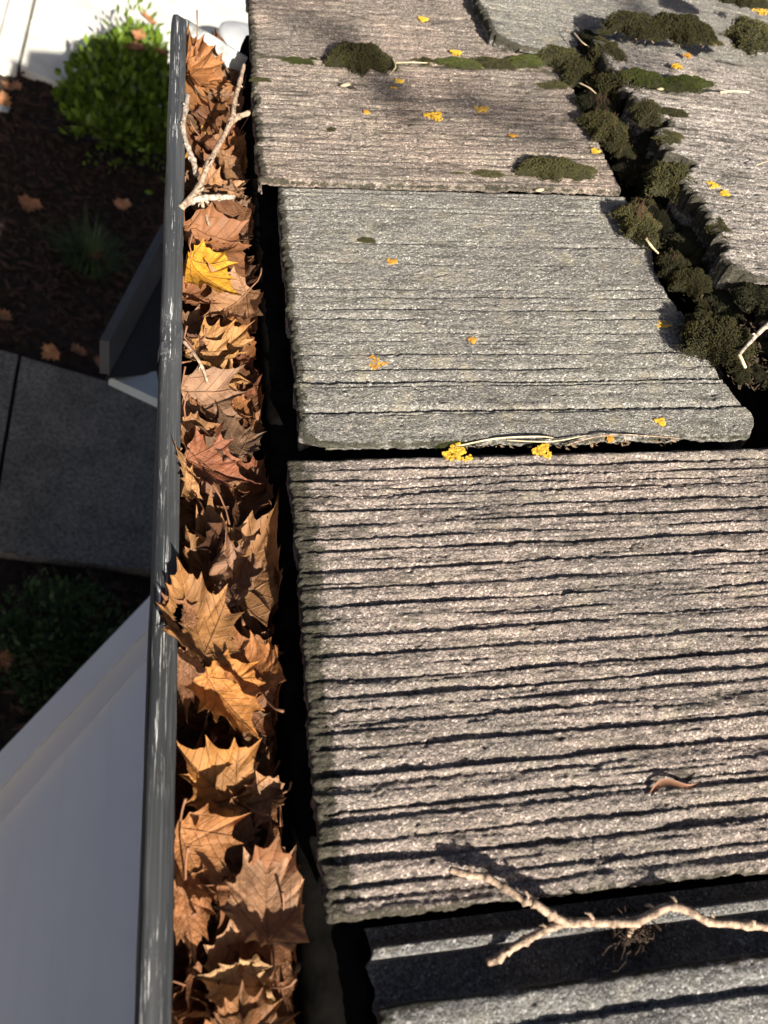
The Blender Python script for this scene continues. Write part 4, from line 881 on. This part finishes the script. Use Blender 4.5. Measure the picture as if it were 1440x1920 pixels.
twig([([W_((338, 392), -.022), W_((372, 352), -.016), W_((392, 305), -.012), W_((432, 230), -.008), W_((440, 190), -.006), W_((450, 152), -.004), W_((458, 120), -.002)], .0030, .0019, .35, 'branch'),
      ([W_((430, 234), -.009), W_((448, 219), -.007), W_((468, 211), -.003)], .0022, .0026, .45, 'side_shoot'),
      ([W_((372, 352), -.016), W_((380, 385), -.024), W_((393, 424), -.030)], .0019, .0012, .2, 'side_shoot')], 'long forked grey twig sticking up out of the leaves at the gutter end')
twig([([W_((338, 388), -.024), W_((360, 376), -.021), W_((385, 371), -.020), W_((410, 370), -.021), W_((440, 369), -.022)], .0032, .0024, .5, 'branch')], 'short crusty pale twig across the leaves at the foot of the forked twig', 'barkp')
twig([([W_((352, 178), -.020), W_((348, 205), -.020), W_((343, 240), -.020), W_((352, 275), -.022), W_((362, 300), -.024), W_((368, 330), -.026)], .0022, .0026, .55, 'branch')], 'pale knobbly twig along the inner lip near the gutter end', 'barkp')
twig([([W_((345, 640), -.024), W_((365, 665), -.022), W_((380, 690), -.024), W_((390, 720), -.030)], .0013, .0012, .2, 'branch')], 'thin dark twig below the gutter joint', 'bark')
twig([([R_((1480, 1742), .004), R_((1400, 1734), .004), R_((1330, 1728), .004), R_((1300, 1712), .005), R_((1262, 1700), .006), R_((1225, 1712), .005), R_((1195, 1728), .003), R_((1150, 1730), .002), R_((1105, 1729), .003), R_((1058, 1730), .004)], .0021, .0023, .30, 'branch'),
      ([R_((1062, 1731), .004), R_((1035, 1716), .006), R_((1000, 1692), .0065), R_((985, 1688), .0065), R_((945, 1664), .006), R_((912, 1645), .006), R_((880, 1640), .0055), R_((843, 1630), .005)], .0023, .0018, .5, 'side_shoot'),
      ([R_((1060, 1730), .004), R_((1020, 1745), .000), R_((985, 1763), -.004), R_((950, 1783), -.007), R_((935, 1797), -.009), R_((912, 1806), -.011)], .0020, .0022, .45, 'side_shoot'),
      ([R_((1225, 1712), .004), R_((1200, 1725), .000), R_((1182, 1745), -.004), R_((1172, 1765), -.009)], .0022, .0012, .3, 'side_shoot')], 'pale forked twig lying over the gap below the big grooved tile')
# root tangle hanging under the twig
m = MB(); rq = random.Random(3)
for i in range(80):
    p = Vector(R_((1190+rq.gauss(0, 24), 1752+rq.gauss(0, 13)), -.012+rq.uniform(-.006, .006))); pts = [p]
    for s in range(4): p = p+Vector((rq.uniform(-1, 1), rq.uniform(-1, 1), rq.uniform(-.5, .5)))*.006; pts.append(p)
    m.tube(pts, [.0005, .0005, .0004, .0003, .0002], 4)
o = m.build('root_tangle', MT['root']); tag(o, 'dark tangle of fine roots under the forked twig in the tile gap', 'roots')
twig([([R_((1470, 590), .030), R_((1438, 610), .026), R_((1412, 635), .022), R_((1386, 664), .018)], .0028, .0014, .2, 'branch')], 'pale bare twig leaning on the biggest moss cushion', 'barkp')
# straw and seeds
def straw(pts, r_, label, name='straw', mat='straw', cat='straw', group=None):
    P, rd = knob(pts, r_, r_*.6, len(label), .1, 4); org = P[0]
    o = MB().tube([p-org for p in P], rd, 5).build(name, MT[mat], None, True); o.location = org; tag(o, label, cat, group); return o
straw([R_((850, 838), 0), R_((930, 822), .002), R_((1010, 818), .003), R_((1040, 822), .001)], .0008, 'long pale straw in the gap below the grey tile')
straw([R_((950, 825), .001), R_((1030, 828), .003), R_((1100, 816), .002)], .0006, 'thin straw crossing the long one in the gap below the grey tile')
straw([R_((1060, 835), 0), R_((1120, 818), .004), R_((1180, 815), .002), R_((1275, 822), 0)], .0006, 'dark straw at the right of the gap below the grey tile', mat='bark')
straw([R_((1350, 173), .032), R_((1375, 171), .033), R_((1405, 173), .033)], .0016, 'flat pale straw beside the green moss at the right')
straw([R_((735, 108), .010), R_((742, 125), .012), R_((730, 140), .010)], .0010, 'hooked straw right of the moss domes on the top joint')
straw([R_((740, 118), .006), R_((770, 117), .006), R_((802, 118), .005)], .0008, 'straight pale straw lying along the top joint')
straw([R_((1075, 60), .020), R_((1092, 80), .022), R_((1110, 90), .020)], .0008, 'straw wedged at the top of the mossy gap')
straw([R_((1085, 155), .016), R_((1105, 165), .018), R_((1120, 178), .016)], .0009, 'pale straw on the brownish moss in the gap')
straw([R_((1385, 664), .018), R_((1394, 682), .016), R_((1398, 690), .014)], .0018, 'pale husk at the foot of the bare twig')
straw([R_((1210, 445), .012), R_((1220, 460), .010), R_((1235, 476), .008)], .0014, 'tan husk between the moss cushions on the grey tile end')
straw([R_((1418, 310), .034), R_((1445, 300), .035)], .0006, 'thin white straw on the pale grooved tile at the right edge')
def seed_pod(px, n, L, ang, label, col='straw'):
    q = Vector(R_(px, n)); a = math.radians(ang); m = MB(); V = []
    for i in range(7):
        t = i/6; w_ = L*.22*math.sin(math.pi*t)**.7; V += [(L*(t-.5), w_, .0006), (L*(t-.5), 0, .0022*math.sin(math.pi*t)), (L*(t-.5), -w_, .0006)]
    Fc = []
    for i in range(6):
        b = i*3; Fc += [(b, b+3, b+4, b+1), (b+1, b+4, b+5, b+2)]
    o = link('seed', mesh('seed', V, Fc), MT[col], None, True); o.location = q; o.rotation_mode = 'QUATERNION'
    o.rotation_quaternion = (Matrix.Rotation(-TH, 3, 'Y') @ Matrix.Rotation(a, 3, 'Z')).to_quaternion(); tag(o, label, 'seed'); return o
seed_pod((648, 160), .008, .014, 25, 'pale winged seed below the largest moss dome'); seed_pod((662, 166), .007, .010, -30, 'brown seed beside the pale winged seed', 'root')
seed_pod((1012, 357), .003, .012, 20, 'pale seed husk on the upper edge of the grey tile'); seed_pod((845, 152), .006, .006, 60, 'small round seed on the finely grooved tile'); seed_pod((1238, 168), .034, .010, 10, 'pale seed by the olive moss at the right')
# curled leaf scrap on the big tile
m = MB(); V = []
for i in range(15):
    t = i/14; a = 1.2*math.pi*t; x = (t-.5)*.034; z = .0028*abs(math.sin(a*1.1)); y = .004*math.sin(a*1.5)
    for s in (-1, 0, 1): V.append((x, y+s*.0022*math.sin(math.pi*min(1, t+.08))**.6, z+.0012*abs(s)))
sf = [(i*3+k, i*3+3+k, i*3+4+k, i*3+1+k) for i in range(14) for k in (0, 1)]
o = link('leaf_scrap', mesh('leaf_scrap', V, sf), MT['stem'], None, True); o.location = R_((1262, 1474), -.001); o.rotation_euler = (0, -TH, .25)
tag(o, 'small curled brown leaf scrap on the big grooved tile', 'leaf')
# the tiny dry leaf down in the gutter corner
o = leaf_obj(wz((655, 1885), -.040), wz((672, 1858), -.036), width=.5, bend=(.5, .5), color=TAN, seed=950, stem=False, clampw=False); tag(o, 'tiny tan leaf fragment on the black flashing at the bottom', 'leaf')
